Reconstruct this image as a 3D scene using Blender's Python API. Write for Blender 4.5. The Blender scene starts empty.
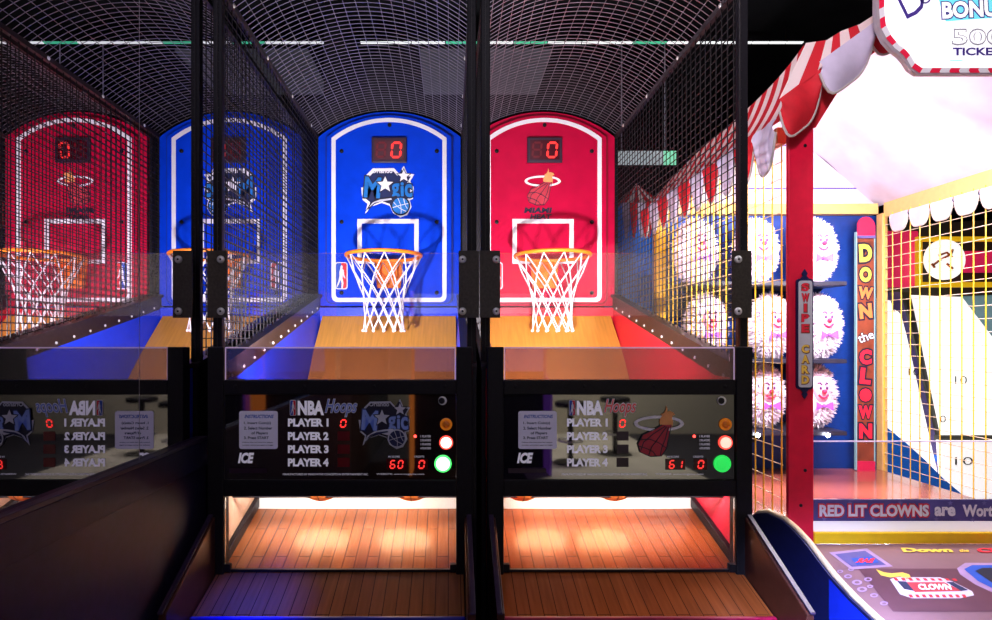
import bpy, math, random
from mathutils import Vector
random.seed(4)
C = bpy.context.scene.collection
PI = math.pi
EZ, F, VX, VY = 1.35, 583.0, 450.0, 340.0      # eye height and camera model used to survey the photograph


def W(px, py, Y):
    return Vector(((px - VX) * Y / F, Y, EZ - (py - VY) * Y / F))


# ------------------------------------------------------------------ materials
def mat(name, col, rough=0.5, metal=0.0, emit=0.0, ecol=None, ior=1.45, coat=0.0, var=0.0, scale=30.0, sub=None):
    m = bpy.data.materials.new(name)
    m.use_nodes = True
    nt = m.node_tree
    b = nt.nodes['Principled BSDF']
    b.inputs['Base Color'].default_value = (*col, 1)
    b.inputs['Roughness'].default_value = rough
    b.inputs['Metallic'].default_value = metal
    b.inputs['IOR'].default_value = ior
    b.inputs['Coat Weight'].default_value = coat
    b.inputs['Coat Roughness'].default_value = 0.08
    if emit:
        b.inputs['Emission Color'].default_value = (*(ecol or col), 1)
        b.inputs['Emission Strength'].default_value = emit
    if var:
        tc = nt.nodes.new('ShaderNodeTexCoord')
        n = nt.nodes.new('ShaderNodeTexNoise')
        n.inputs['Scale'].default_value = scale
        n.inputs['Detail'].default_value = 4
        r = nt.nodes.new('ShaderNodeValToRGB')
        r.color_ramp.elements[0].position = 0.3
        r.color_ramp.elements[1].position = 0.7
        r.color_ramp.elements[0].color = (*[c * (1 - var) for c in col], 1)
        r.color_ramp.elements[1].color = (*[min(1, c * (1 + var)) for c in col], 1)
        nt.links.new(tc.outputs['Object'], n.inputs['Vector'])
        nt.links.new(n.outputs['Fac'], r.inputs['Fac'])
        nt.links.new(r.outputs['Color'], b.inputs['Base Color'])
    return m


def wood(name, c1, c2, cm, row=0.04, length=0.42, mortar=0.0022, rough=0.25, coat=0.4, swap=True, grain=0.25):
    m = mat(name, c1, rough, coat=coat)
    nt = m.node_tree
    b = nt.nodes['Principled BSDF']
    tc = nt.nodes.new('ShaderNodeTexCoord')
    sep = nt.nodes.new('ShaderNodeSeparateXYZ')
    com = nt.nodes.new('ShaderNodeCombineXYZ')
    br = nt.nodes.new('ShaderNodeTexBrick')
    br.offset = 0.37
    br.inputs['Color1'].default_value = (*c1, 1)
    br.inputs['Color2'].default_value = (*c2, 1)
    br.inputs['Mortar'].default_value = (*cm, 1)
    br.inputs['Scale'].default_value = 1
    br.inputs['Mortar Size'].default_value = mortar
    br.inputs['Mortar Smooth'].default_value = 0.2
    br.inputs['Brick Width'].default_value = length
    br.inputs['Row Height'].default_value = row
    nt.links.new(tc.outputs['Object'], sep.inputs[0])
    nt.links.new(sep.outputs['Y' if swap else 'X'], com.inputs['X'])
    nt.links.new(sep.outputs['X' if swap else 'Y'], com.inputs['Y'])
    nt.links.new(com.outputs[0], br.inputs['Vector'])
    mp = nt.nodes.new('ShaderNodeMapping')
    mp.inputs['Scale'].default_value = (90, 6, 6) if swap else (6, 90, 90)
    n = nt.nodes.new('ShaderNodeTexNoise')
    n.inputs['Scale'].default_value = 1
    n.inputs['Detail'].default_value = 5
    nt.links.new(tc.outputs['Object'], mp.inputs['Vector'])
    nt.links.new(mp.outputs[0], n.inputs['Vector'])
    mx = nt.nodes.new('ShaderNodeMix')
    mx.data_type = 'RGBA'
    mx.blend_type = 'MULTIPLY'
    mx.inputs['Factor'].default_value = grain * 2
    r = nt.nodes.new('ShaderNodeValToRGB')
    r.color_ramp.elements[0].position = 0.3
    r.color_ramp.elements[0].color = (0.5, 0.5, 0.5, 1)
    r.color_ramp.elements[1].position = 0.7
    nt.links.new(n.outputs['Fac'], r.inputs['Fac'])
    nt.links.new(br.outputs['Color'], mx.inputs['A'])
    nt.links.new(r.outputs['Color'], mx.inputs['B'])
    nt.links.new(mx.outputs['Result'], b.inputs['Base Color'])
    return m


def clear(name, tint=(1, 1, 1), haze=(0.8, 0.75, 0.9), hz=0.05, ior=1.5):
    """thin acrylic sheet: transparent + fresnel gloss + a little haze standing in for reflected light"""
    m = bpy.data.materials.new(name)
    m.use_nodes = True
    nt = m.node_tree
    nt.nodes.clear()
    out = nt.nodes.new('ShaderNodeOutputMaterial')
    t = nt.nodes.new('ShaderNodeBsdfTransparent')
    t.inputs['Color'].default_value = (*tint, 1)
    g = nt.nodes.new('ShaderNodeBsdfGlossy')
    g.inputs['Roughness'].default_value = 0.02
    d = nt.nodes.new('ShaderNodeBsdfDiffuse')  # pale scatter takes the place of a reflected tint
    d.inputs['Color'].default_value = (*haze, 1)
    fr = nt.nodes.new('ShaderNodeFresnel')
    fr.inputs['IOR'].default_value = ior
    m1 = nt.nodes.new('ShaderNodeMixShader')
    m2 = nt.nodes.new('ShaderNodeMixShader')
    m1.inputs[0].default_value = hz
    nt.links.new(t.outputs[0], m1.inputs[1])
    nt.links.new(d.outputs[0], m1.inputs[2])
    nt.links.new(fr.outputs[0], m2.inputs[0])
    nt.links.new(m1.outputs[0], m2.inputs[1])
    nt.links.new(g.outputs[0], m2.inputs[2])
    nt.links.new(m2.outputs[0], out.inputs[0])
    return m


def stripes(name, ca, cb, period, axis='UV', rough=0.7, translucent=0.0, emit=0.0):
    m = mat(name, ca, rough)
    nt = m.node_tree
    b = nt.nodes['Principled BSDF']
    tc = nt.nodes.new('ShaderNodeTexCoord')
    sep = nt.nodes.new('ShaderNodeSeparateXYZ')
    nt.links.new(tc.outputs['UV' if axis == 'UV' else 'Object'], sep.inputs[0])
    mm = nt.nodes.new('ShaderNodeMath')
    mm.operation = 'DIVIDE'
    mm.inputs[1].default_value = period
    fr = nt.nodes.new('ShaderNodeMath')
    fr.operation = 'FRACT'
    gt = nt.nodes.new('ShaderNodeMath')
    gt.operation = 'GREATER_THAN'
    gt.inputs[1].default_value = 0.5
    mx = nt.nodes.new('ShaderNodeMix')
    mx.data_type = 'RGBA'
    mx.inputs['A'].default_value = (*ca, 1)
    mx.inputs['B'].default_value = (*cb, 1)
    nt.links.new(sep.outputs['X' if axis == 'UV' else axis], mm.inputs[0])
    nt.links.new(mm.outputs[0], fr.inputs[0])
    nt.links.new(fr.outputs[0], gt.inputs[0])
    nt.links.new(gt.outputs[0], mx.inputs['Factor'])
    nt.links.new(mx.outputs['Result'], b.inputs['Base Color'])
    if emit:
        nt.links.new(mx.outputs['Result'], b.inputs['Emission Color'])
        b.inputs['Emission Strength'].default_value = emit
    return m


M = {}
M['black'] = mat('black_laminate', (0.009, 0.008, 0.011), 0.4, ior=1.3, var=0.3, scale=60)
M['blackmetal'] = mat('black_powder_coat', (0.009, 0.008, 0.011), 0.45, ior=1.28, var=0.2, scale=90)
M['bronze'] = mat('dark_bronze_metal', (0.035, 0.023, 0.026), 0.36, metal=0.4, var=0.2, scale=50)
M['plate'] = mat('bracket_plate_metal', (0.05, 0.042, 0.036), 0.42, metal=0.3, var=0.25, scale=120)
M['wire'] = mat('cage_wire', (0.011, 0.009, 0.011), 0.5, metal=0.1, var=0.2)
M['vaultwire'] = mat('vault_wire', (0.34, 0.30, 0.36), 0.35, metal=0.7, var=0.15)
M['bolt'] = mat('bright_bolt', (0.82, 0.82, 0.80), 0.35, metal=0.35, var=0.05)
M['panelblack'] = mat('gloss_black_panel', (0.008, 0.007, 0.010), 0.03, ior=2.4, var=0.1)
M['lilac'] = mat('light_lilac_print', (0.72, 0.68, 0.82), 0.5, var=0.05, emit=0.28)  # glow added to the print so it reads on the panel
M['white'] = mat('white_print', (0.85, 0.83, 0.9), 0.5, var=0.03)
M['wplain'] = mat('white_paint', (0.85, 0.84, 0.84), 0.45, var=0.03)
M['boardblue'] = mat('backboard_blue', (0.001, 0.045, 0.66), 0.38, ior=1.2, var=0.08, scale=12)
M['boardred'] = mat('backboard_red', (0.48, 0.003, 0.042), 0.38, ior=1.2, var=0.08, scale=12)
M['wallblue'] = mat('side_wall_blue', (0.008, 0.05, 0.75), 0.4, var=0.05)
M['wallred'] = mat('side_wall_red', (0.62, 0.008, 0.035), 0.4, var=0.05)
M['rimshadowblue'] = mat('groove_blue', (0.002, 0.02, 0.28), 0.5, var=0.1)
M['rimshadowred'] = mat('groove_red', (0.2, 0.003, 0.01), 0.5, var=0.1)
M['orange'] = mat('rim_orange', (0.9, 0.22, 0.012), 0.4, var=0.1)
M['net'] = mat('white_net_cord', (0.85, 0.82, 0.84), 0.8, var=0.08, scale=200)
M['amber'] = wood('amber_ramp_wood', (0.72, 0.33, 0.055), (0.68, 0.30, 0.05), (0.6, 0.27, 0.05), row=0.5, length=5, mortar=0.0001, rough=0.4, coat=0.1, grain=0.2)
M['planks'] = wood('lane_planks', (0.31, 0.105, 0.036), (0.26, 0.086, 0.030), (0.06, 0.02, 0.010), mortar=0.0015, rough=0.24, coat=0.15)
M['planksred'] = wood('lane_planks_warm', (0.33, 0.082, 0.020), (0.28, 0.068, 0.017), (0.08, 0.02, 0.007), mortar=0.0014, rough=0.24, coat=0.15)
M['tan'] = mat('tan_liner', (0.55, 0.36, 0.24), 0.45, var=0.1)
M['liner_red'] = mat('red_liner', (0.6, 0.02, 0.05), 0.45, var=0.1)
M['trayside'] = mat('tray_side_brown', (0.06, 0.018, 0.014), 0.28, var=0.2)
M['stripblue'] = mat('edge_strip_blue', (0.012, 0.012, 0.35), 0.3, var=0.1)
M['stripred'] = mat('edge_strip_red', (0.35, 0.005, 0.05), 0.3, var=0.1)
M['acrylic'] = clear('clear_acrylic', (0.97, 0.96, 0.98), hz=0.035, ior=1.55)
M['acrylic_low'] = clear('clear_acrylic_smoky', (0.60, 0.50, 0.58), hz=0.05, ior=1.7)
M['gateglass'] = clear('gate_acrylic', (0.95, 0.94, 0.95), hz=0.01, ior=1.35)
M['edge'] = mat('acrylic_cut_edge', (0.75, 0.62, 0.85), 0.3, emit=0.22, ecol=(0.8, 0.55, 0.9), var=0.05)  # slight glow imitates light carried to the cut edge
M['led_red'] = mat('red_led', (0.9, 0.02, 0.02), 0.4, emit=5.0, ecol=(1, 0.05, 0.04))
M['led_core'] = mat('red_led_bright', (0.3, 0.01, 0.01), 0.4, emit=1.5, ecol=(1, 0.035, 0.03))
M['led_dim'] = mat('unlit_led', (0.14, 0.004, 0.01), 0.3, var=0.1)
M['display'] = mat('display_frame', (0.03, 0.012, 0.03), 0.35, var=0.1)
M['displaywin'] = mat('display_window', (0.06, 0.002, 0.008), 0.2, var=0.1)
M['navy'] = mat('navy_print', (0.012, 0.02, 0.09), 0.5, var=0.1)
M['teamblue'] = mat('emblem_blue', (0.01, 0.17, 0.55), 0.5, var=0.08)
M['emblemdark'] = mat('emblem_dark', (0.012, 0.012, 0.035), 0.45, var=0.1)
M['silver'] = mat('emblem_silver', (0.55, 0.56, 0.66), 0.45, var=0.08)
M['heatred'] = mat('emblem_red', (0.52, 0.035, 0.06), 0.5, var=0.1)
M['flame'] = mat('emblem_flame', (0.85, 0.36, 0.12), 0.5, var=0.1)
M['logored'] = mat('logo_red', (0.75, 0.02, 0.04), 0.5, var=0.05)
M['logoblue'] = mat('logo_blue', (0.015, 0.08, 0.5), 0.5, var=0.05)
M['scriptblue'] = mat('script_blue', (0.16, 0.22, 0.55), 0.5, var=0.1, emit=0.08)
M['scriptred'] = mat('script_red', (0.75, 0.12, 0.12), 0.5, var=0.1, emit=0.08)
M['sheet'] = mat('instruction_plate', (0.62, 0.58, 0.78), 0.4, var=0.05, emit=0.09)
M['green_lit'] = mat('green_button_lit', (0.1, 0.9, 0.2), 0.3, emit=1.6, ecol=(0.08, 1.0, 0.16))
M['green_core'] = mat('green_button_core', (0.8, 1, 0.85), 0.3, emit=2.5, ecol=(0.6, 1.0, 0.65))
M['red_lit'] = mat('red_button_lit', (0.95, 0.12, 0.1), 0.3, emit=1.8, ecol=(1, 0.06, 0.04))
M['red_core'] = mat('red_button_core', (1, 0.9, 0.85), 0.3, emit=2.5, ecol=(1.0, 0.75, 0.62))
M['amber_btn'] = mat('amber_button', (0.75, 0.2, 0.01), 0.25, var=0.2, scale=80, emit=0.25)
M['ball'] = mat('basketball_rubber', (0.80, 0.22, 0.035), 0.55, var=0.15, scale=300)
M['seam'] = mat('ball_seam', (0.02, 0.01, 0.008), 0.6, var=0.1)
M['backplate'] = mat('white_back_plate', (0.92, 0.91, 0.9), 0.4, var=0.03)
# booth
M['boothred'] = mat('booth_red_paint', (0.82, 0.006, 0.045), 0.4, var=0.06)
M['canvasred'] = mat('canvas_red', (0.62, 0.008, 0.02), 0.75, var=0.12, scale=25)
M['canvaswhite'] = mat('canvas_white', (0.62, 0.54, 0.70), 0.75, var=0.10, scale=14)
M['canvaspiping'] = mat('canvas_piping', (0.5, 0.43, 0.40), 0.7, var=0.1)
M['striped'] = stripes('striped_canvas', (0.62, 0.008, 0.02), (0.85, 0.68, 0.66), 0.10)
M['ceilcanvas'] = mat('white_tent_lining', (0.72, 0.64, 0.78), 0.8, var=0.2, scale=3.5)
M['yellow'] = mat('yellow_paint', (0.85, 0.42, 0.01), 0.4, var=0.06)
M['cream'] = mat('cream_beam', (0.80, 0.46, 0.17), 0.5, var=0.05)
M['mesh_yellow'] = mat('yellow_mesh_wire', (0.9, 0.55, 0.02), 0.4, var=0.06)
M['boothblue'] = mat('booth_blue_paint', (0.003, 0.035, 0.24), 0.45, var=0.1)
M['railyellow'] = mat('bright_rail_yellow', (0.95, 0.60, 0.01), 0.4, var=0.05)
M['sideblue'] = mat('cabinet_bright_blue', (0.008, 0.03, 0.62), 0.4, var=0.08)
M['sidenavy'] = mat('cabinet_navy', (0.008, 0.010, 0.07), 0.35, var=0.15)
M['shelf'] = mat('dark_shelf', (0.02, 0.018, 0.035), 0.4, var=0.2)
M['boothfloor'] = wood('booth_floor', (0.42, 0.10, 0.07), (0.36, 0.085, 0.06), (0.15, 0.03, 0.03), row=0.6, length=3, rough=0.18, coat=0.5)
M['fur'] = mat('white_fur', (0.92, 0.80, 0.92), 0.9, var=0.08, scale=60)
M['facepink'] = mat('doll_face_pink', (0.88, 0.42, 0.55), 0.7, var=0.06)
M['dollred'] = mat('doll_red', (0.8, 0.03, 0.12), 0.6, var=0.06)
M['dolldark'] = mat('doll_dark', (0.10, 0.03, 0.14), 0.6, var=0.06)
M['dollbow'] = mat('doll_bow_purple', (0.35, 0.08, 0.55), 0.6, var=0.06)
M['plank'] = mat('painted_plank_brown', (0.22, 0.045, 0.022), 0.5, var=0.4, scale=18)
M['pinkcap'] = mat('pink_cap', (0.62, 0.012, 0.07), 0.5, var=0.05)
M['gold'] = mat('gold_letters', (0.95, 0.60, 0.08), 0.5, var=0.05)
M['letterred'] = mat('red_letters', (0.85, 0.02, 0.05), 0.5, var=0.05)
M['letterorange'] = mat('orange_letters', (0.9, 0.22, 0.06), 0.5, var=0.05)
M['swipeplate'] = mat('swipe_sign_silver', (0.60, 0.58, 0.64), 0.45, var=0.1, scale=20)
M['signpurple'] = mat('strip_purple', (0.10, 0.085, 0.30), 0.45, var=0.15, scale=12)
M['star'] = mat('faint_star', (0.17, 0.16, 0.42), 0.5, var=0.1)
M['signwhite'] = mat('lit_sign_white', (0.9, 0.9, 0.94), 0.4, emit=0.8, ecol=(1, 0.98, 1.0), var=0.02)
M['signborder'] = stripes('sign_candy_border', (0.85, 0.01, 0.06), (0.80, 0.74, 0.80), 0.066, emit=0.25)
M['signedge'] = mat('sign_edge_grey', (0.45, 0.38, 0.42), 0.5, var=0.08)
M['signcyan'] = mat('sign_cyan', (0.15, 0.75, 0.9), 0.5, emit=0.7, ecol=(0.2, 0.8, 0.95), var=0.03)
M['signink'] = mat('sign_ink_violet', (0.09, 0.05, 0.35), 0.5, var=0.1, emit=0.1)
M['signpale'] = mat('sign_pale_grey', (0.36, 0.34, 0.42), 0.5, emit=0.12, ecol=(0.8, 0.78, 0.82), var=0.05)
M['tray'] = mat('tray_top_mauve', (0.24, 0.125, 0.15), 0.3, var=0.12, scale=5)
M['traydark'] = mat('tray_band_mauve_dark', (0.13, 0.05, 0.075), 0.3, var=0.15, scale=6)
M['traylilac'] = mat('tray_swirl_lilac', (0.40, 0.25, 0.48), 0.35, var=0.15, scale=20)
M['trim'] = mat('cream_trim_edge', (0.80, 0.60, 0.38), 0.4, var=0.08)
M['bulb'] = mat('lamp_bulb', (1, 1, 1), 0.3, emit=40, ecol=(0.9, 0.97, 1.0))
M['tube'] = mat('light_tube', (1, 1, 1), 0.3, emit=9, ecol=(1, 0.97, 1.0))
# surroundings
M['floor'] = mat('dark_carpet', (0.014, 0.012, 0.02), 0.8, var=0.4, scale=90)
M['ceiling'] = mat('black_ceiling', (0.012, 0.012, 0.016), 0.9, var=0.4, scale=2)
M['wallblack'] = mat('black_wall', (0.010, 0.010, 0.014), 0.8, var=0.3, scale=3)
M['ledge'] = mat('dark_wainscot', (0.014, 0.009, 0.040), 0.5, var=0.25, scale=40)
M['ledgetop'] = mat('gloss_ledge_cap', (0.035, 0.02, 0.05), 0.3, var=0.2)
M['mirror'] = mat('smoky_mirror', (0.62, 0.60, 0.66), 0.0, metal=1.0)
M['beige'] = mat('beige_room_wall', (0.55, 0.50, 0.40), 0.7, var=0.06)
M['ceilpanel'] = mat('grey_ceiling_panel', (0.10, 0.10, 0.12), 0.6, emit=0.045, ecol=(0.8, 0.8, 0.95), var=0.1)
M['strip'] = mat('lit_strip_white', (0.5, 0.5, 0.5), 0.4, emit=1.1, ecol=(0.92, 0.95, 0.95))
M['stripgreen'] = mat('lit_strip_green', (0.1, 0.4, 0.2), 0.4, emit=0.6, ecol=(0.1, 0.9, 0.5))
M['screen'] = mat('hanging_screen_glow', (0.6, 0.65, 0.68), 0.3, emit=0.35, ecol=(0.75, 0.85, 0.9), var=0.1, scale=6)
M['screengreen'] = mat('screen_green_edge', (0.3, 0.9, 0.5), 0.3, emit=0.7, ecol=(0.3, 0.95, 0.6))
M['teal'] = mat('teal_grey_panel', (0.24, 0.42, 0.46), 0.5, var=0.08, emit=0.3)  # glow stands in for light falling on the panel
M['yellow_lit'] = mat('yellow_frame_glow', (0.9, 0.5, 0.01), 0.4, emit=0.55, var=0.05)  # frame is no lamp: glow replaces booth light on it
M['meshwhite'] = mat('pale_mesh_wire', (0.85, 0.68, 0.55), 0.4, var=0.05)  # overexposed cross wires of the yellow mesh, brightness put into the colour
M['green_solid'] = mat('green_button_solid', (0.02, 0.6, 0.08), 0.3, emit=0.75, ecol=(0.03, 0.9, 0.12))
M['peach_core'] = mat('peach_button_core', (1, 0.6, 0.5), 0.3, emit=1.3, ecol=(1.0, 0.55, 0.42))
M['stripwhite'] = mat('bright_white_strip', (0.9, 0.86, 0.9), 0.4, emit=0.45, var=0.1, scale=4)  # glow added to brighten the plain white strip
M['carpetlight'] = mat('pale_reflected_floor', (0.55, 0.50, 0.42), 0.6, var=0.1, scale=3)
M['lanewhite'] = mat('lit_white_lane', (0.95, 0.93, 0.90), 0.4, emit=1.0, ecol=(1, 0.97, 0.93), var=0.03)  # glow in place of strong light on the white lanes and disc
M['pinkpanel'] = mat('pink_red_panel', (0.85, 0.02, 0.12), 0.4, emit=0.35, ecol=(1, 0.03, 0.16), var=0.05)
M['purplebar'] = mat('purple_divider', (0.14, 0.10, 0.30), 0.4, var=0.1)
M['alleyblue'] = mat('alley_cabinet_blue', (0.01, 0.16, 0.70), 0.4, var=0.1, emit=0.12)
M['inkdark'] = mat('ink_dark', (0.05, 0.05, 0.04), 0.5, var=0.1)
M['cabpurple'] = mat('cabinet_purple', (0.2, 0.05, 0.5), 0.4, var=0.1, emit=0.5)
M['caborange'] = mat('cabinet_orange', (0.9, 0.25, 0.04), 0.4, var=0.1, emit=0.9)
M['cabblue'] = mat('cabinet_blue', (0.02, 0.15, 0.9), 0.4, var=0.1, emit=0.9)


# ------------------------------------------------------------------ builders
def wloc(o):
    v = Vector((0, 0, 0))
    while o:
        v += o.location
        o = o.parent
    return v


class MB:
    def __init__(s):
        s.v = []
        s.f = []
        s.uv = {}

    def add(s, vs, fs):
        b = len(s.v)
        s.v += [Vector(v) for v in vs]
        s.f += [tuple(i + b for i in f) for f in fs]
        return s

    def box(s, x0, x1, y0, y1, z0, z1):
        return s.add([(x0, y0, z0), (x1, y0, z0), (x1, y1, z0), (x0, y1, z0), (x0, y0, z1), (x1, y0, z1), (x1, y1, z1), (x0, y1, z1)],
                     [(0, 3, 2, 1), (4, 5, 6, 7), (0, 1, 5, 4), (1, 2, 6, 5), (2, 3, 7, 6), (3, 0, 4, 7)])

    def tube(s, pts, r, n=6, closed=False, cap=True):
        pts = [Vector(p) for p in pts]
        N = len(pts)
        rs = r if isinstance(r, (list, tuple)) else [r] * N
        b = len(s.v)
        u = None
        for i, p in enumerate(pts):
            if closed:
                t = pts[(i + 1) % N] - pts[i - 1]
            else:
                t = pts[min(i + 1, N - 1)] - pts[max(i - 1, 0)]
            t.normalize()
            if u is None:
                a = Vector((0, 0, 1)) if abs(t.z) < 0.9 else Vector((1, 0, 0))
                u = t.cross(a).normalized()
            else:
                u = (u - t * u.dot(t)).normalized()
            w = t.cross(u)
            for k in range(n):
                a = 2 * PI * (k + 0.5) / n
                s.v.append(p + (u * math.cos(a) + w * math.sin(a)) * rs[i])
        for i in range(N if closed else N - 1):
            j = (i + 1) % N
            for k in range(n):
                k2 = (k + 1) % n
                s.f.append((b + i * n + k, b + i * n + k2, b + j * n + k2, b + j * n + k))
        if cap and not closed:
            s.f.append(tuple(b + k for k in range(n))[::-1])
            s.f.append(tuple(b + (N - 1) * n + k for k in range(n)))
        return s

    def prism(s, poly, fr, n0, n1):
        """poly in plane coords of frame fr, extruded from n0 to n1"""
        N = len(poly)
        return s.add([fr(u, v, n0) for u, v in poly] + [fr(u, v, n1) for u, v in poly],
                     [tuple(range(N))[::-1], tuple(range(N, 2 * N))] + [(i, (i + 1) % N, N + (i + 1) % N, N + i) for i in range(N)])

    def flat(s, poly, fr, n=0):
        return s.add([fr(u, v, n) for u, v in poly], [tuple(range(len(poly)))])

    def ring(s, outer, inner, fr, n0, n1):
        N = len(outer)
        vs = [fr(u, v, n1) for u, v in outer] + [fr(u, v, n1) for u, v in inner] + [fr(u, v, n0) for u, v in outer] + [fr(u, v, n0) for u, v in inner]
        fs = []
        for i in range(N):
            j = (i + 1) % N
            fs += [(i, j, N + j, N + i), (2 * N + i, 2 * N + j, j, i), (N + i, N + j, 3 * N + j, 3 * N + i), (2 * N + i, 3 * N + i, 3 * N + j, 2 * N + j)]
        return s.add(vs, fs)

    def cyl(s, c, axis, r, h, n=20, r2=None, dome=0.0):
        c = Vector(c)
        ax = Vector(axis).normalized()
        a = Vector((0, 0, 1)) if abs(ax.z) < 0.9 else Vector((1, 0, 0))
        u = ax.cross(a).normalized()
        w = ax.cross(u)
        r2 = r if r2 is None else r2
        prof = [(r, 0), (r2, h)]
        if dome:
            prof += [(r2 * math.cos(q), h + dome * math.sin(q)) for q in (0.5, 1.0, 1.35)]
        b = len(s.v)
        for rr, hh in prof:
            for k in range(n):
                q = 2 * PI * k / n
                s.v.append(c + ax * hh + (u * math.cos(q) + w * math.sin(q)) * rr)
        for i in range(len(prof) - 1):
            for k in range(n):
                k2 = (k + 1) % n
                s.f.append((b + i * n + k, b + i * n + k2, b + (i + 1) * n + k2, b + (i + 1) * n + k))
        s.f.append(tuple(b + k for k in range(n))[::-1])
        s.f.append(tuple(b + (len(prof) - 1) * n + k for k in range(n)))
        return s

    def sphere(s, c, rx, ry=None, rz=None, nu=16, nv=10):
        ry = ry or rx
        rz = rz or rx
        c = Vector(c)
        vs = [c + Vector((0, 0, -rz))]
        for j in range(1, nv):
            t = -PI / 2 + PI * j / nv
            for i in range(nu):
                q = 2 * PI * i / nu
                vs.append(c + Vector((rx * math.cos(t) * math.cos(q), ry * math.cos(t) * math.sin(q), rz * math.sin(t))))
        vs.append(c + Vector((0, 0, rz)))
        fs = []
        for i in range(nu):
            fs.append((0, 1 + (i + 1) % nu, 1 + i))
            fs.append((len(vs) - 1, len(vs) - 1 - nu + i, len(vs) - 1 - nu + (i + 1) % nu))
        for j in range(nv - 2):
            for i in range(nu):
                a = 1 + j * nu
                fs.append((a + i, a + (i + 1) % nu, a + nu + (i + 1) % nu, a + nu + i))
        return s.add(vs, fs)

    def grid(s, fn, nu, nv, uvfn=None):
        b = len(s.v)
        for j in range(nv + 1):
            for i in range(nu + 1):
                if uvfn:
                    s.uv[len(s.v)] = uvfn(i / nu, j / nv)
                s.v.append(Vector(fn(i / nu, j / nv)))
        for j in range(nv):
            for i in range(nu):
                a = b + j * (nu + 1) + i
                s.f.append((a, a + 1, a + nu + 2, a + nu + 1))
        return s

    def build(s, name, material, parent=None, smooth=False, bevel=0.0, loc=None, solid=0.0):
        off = wloc(parent) if parent else Vector((0, 0, 0))
        if loc is not None:
            off = off + Vector(loc) - (wloc(parent) if parent else Vector((0, 0, 0)))
        me = bpy.data.meshes.new(name)
        me.from_pydata([v - off for v in s.v], [], s.f)
        if s.uv:
            l = me.uv_layers.new(name='UVMap')
            for lp in me.loops:
                l.data[lp.index].uv = s.uv.get(lp.vertex_index, (0, 0))
        me.materials.append(M[material])
        me.update()
        if smooth:
            for p in me.polygons:
                p.use_smooth = True
        o = bpy.data.objects.new(name, me)
        C.objects.link(o)
        if parent:
            o.parent = parent
            if loc is not None:
                o.location = Vector(loc) - wloc(parent)
        elif loc is not None:
            o.location = loc
        if bevel:
            md = o.modifiers.new('bevel', 'BEVEL')
            md.width = bevel
            md.segments = 2
            md.limit_method = 'ANGLE'
        if solid:
            md = o.modifiers.new('solid', 'SOLIDIFY')
            md.thickness = solid
        return o


def tag(o, label, cat, group=None):
    o['label'] = label
    o['category'] = cat
    if group:
        o['group'] = group
    return o


def thing(name, loc, label, cat, group=None):
    o = bpy.data.objects.new(name, None)
    o.empty_display_size = 0.1
    C.objects.link(o)
    o.location = loc
    return tag(o, label, cat, group)


def struct(o):
    o['kind'] = 'structure'
    return o


def lab(o, t):
    o['label'] = t
    return o


class Frame:
    """plane with origin O, axes U,V and normal N"""
    def __init__(s, O, U=(1, 0, 0), V=(0, 0, 1), N=(0, -1, 0)):
        s.O, s.U, s.V, s.N = Vector(O), Vector(U), Vector(V), Vector(N)

    def __call__(s, u, v, n=0):
        return s.O + s.U * u + s.V * v + s.N * n


_tc = {}


def text_geo(t, offset=0.0, shear=0.0, spacing=1.0):
    k = (t, offset, shear, spacing)
    if k in _tc:
        return _tc[k]
    cu = bpy.data.curves.new('lettering', 'FONT')
    cu.body = t
    cu.offset = offset
    cu.shear = shear
    cu.space_character = spacing
    cu.resolution_u = 3
    o = bpy.data.objects.new('lettering', cu)
    C.objects.link(o)
    dg = bpy.context.evaluated_depsgraph_get()
    dg.update()
    me = bpy.data.meshes.new_from_object(o.evaluated_get(dg))
    vs = [(v.co.x, v.co.y) for v in me.vertices]
    fs = [tuple(p.vertices) for p in me.polygons]
    bpy.data.objects.remove(o)
    bpy.data.curves.remove(cu)
    bpy.data.meshes.remove(me)
    _tc[k] = (vs, fs)
    return _tc[k]


def put_text(mb, t, fr, u, v, w, h, n=0.0, offset=0.01, shear=0.0, rot=0.0, grow=0.0, spacing=1.0, flip=False):
    """text fitted into a w x h box centred on (u,v) of the frame; grow expands the outline for borders"""
    vs0, _ = text_geo(t, offset, shear, spacing)
    vs, fs = text_geo(t, offset + grow, shear, spacing)
    x0, x1 = min(a for a, b in vs0), max(a for a, b in vs0)
    y0, y1 = min(b for a, b in vs0), max(b for a, b in vs0)
    sx, sy = w / (x1 - x0), h / (y1 - y0)
    cx, cy = (x0 + x1) / 2, (y0 + y1) / 2
    out = []
    c, s_ = math.cos(rot), math.sin(rot)
    for a, b in vs:
        p, q = (a - cx) * sx, (b - cy) * sy
        if flip:
            p = -p
        out.append(fr(u + p * c - q * s_, v + p * s_ + q * c, n))
    mb.add(out, fs)
    return mb


def circ(cx, cy, rx, ry=None, n=28, a0=0.0, a1=2 * PI):
    ry = rx if ry is None else ry
    full = abs(a1 - a0 - 2 * PI) < 1e-6
    m = n if full else n + 1
    return [(cx + rx * math.cos(a0 + (a1 - a0) * i / n), cy + ry * math.sin(a0 + (a1 - a0) * i / n)) for i in range(m)]


def star(cx, cy, r, r2=0.42, rot=0.0):
    return [(cx + (r if k % 2 == 0 else r * r2) * math.sin(PI * k / 5 + rot), cy + (r if k % 2 == 0 else r * r2) * math.cos(PI * k / 5 + rot)) for k in range(10)]


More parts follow.
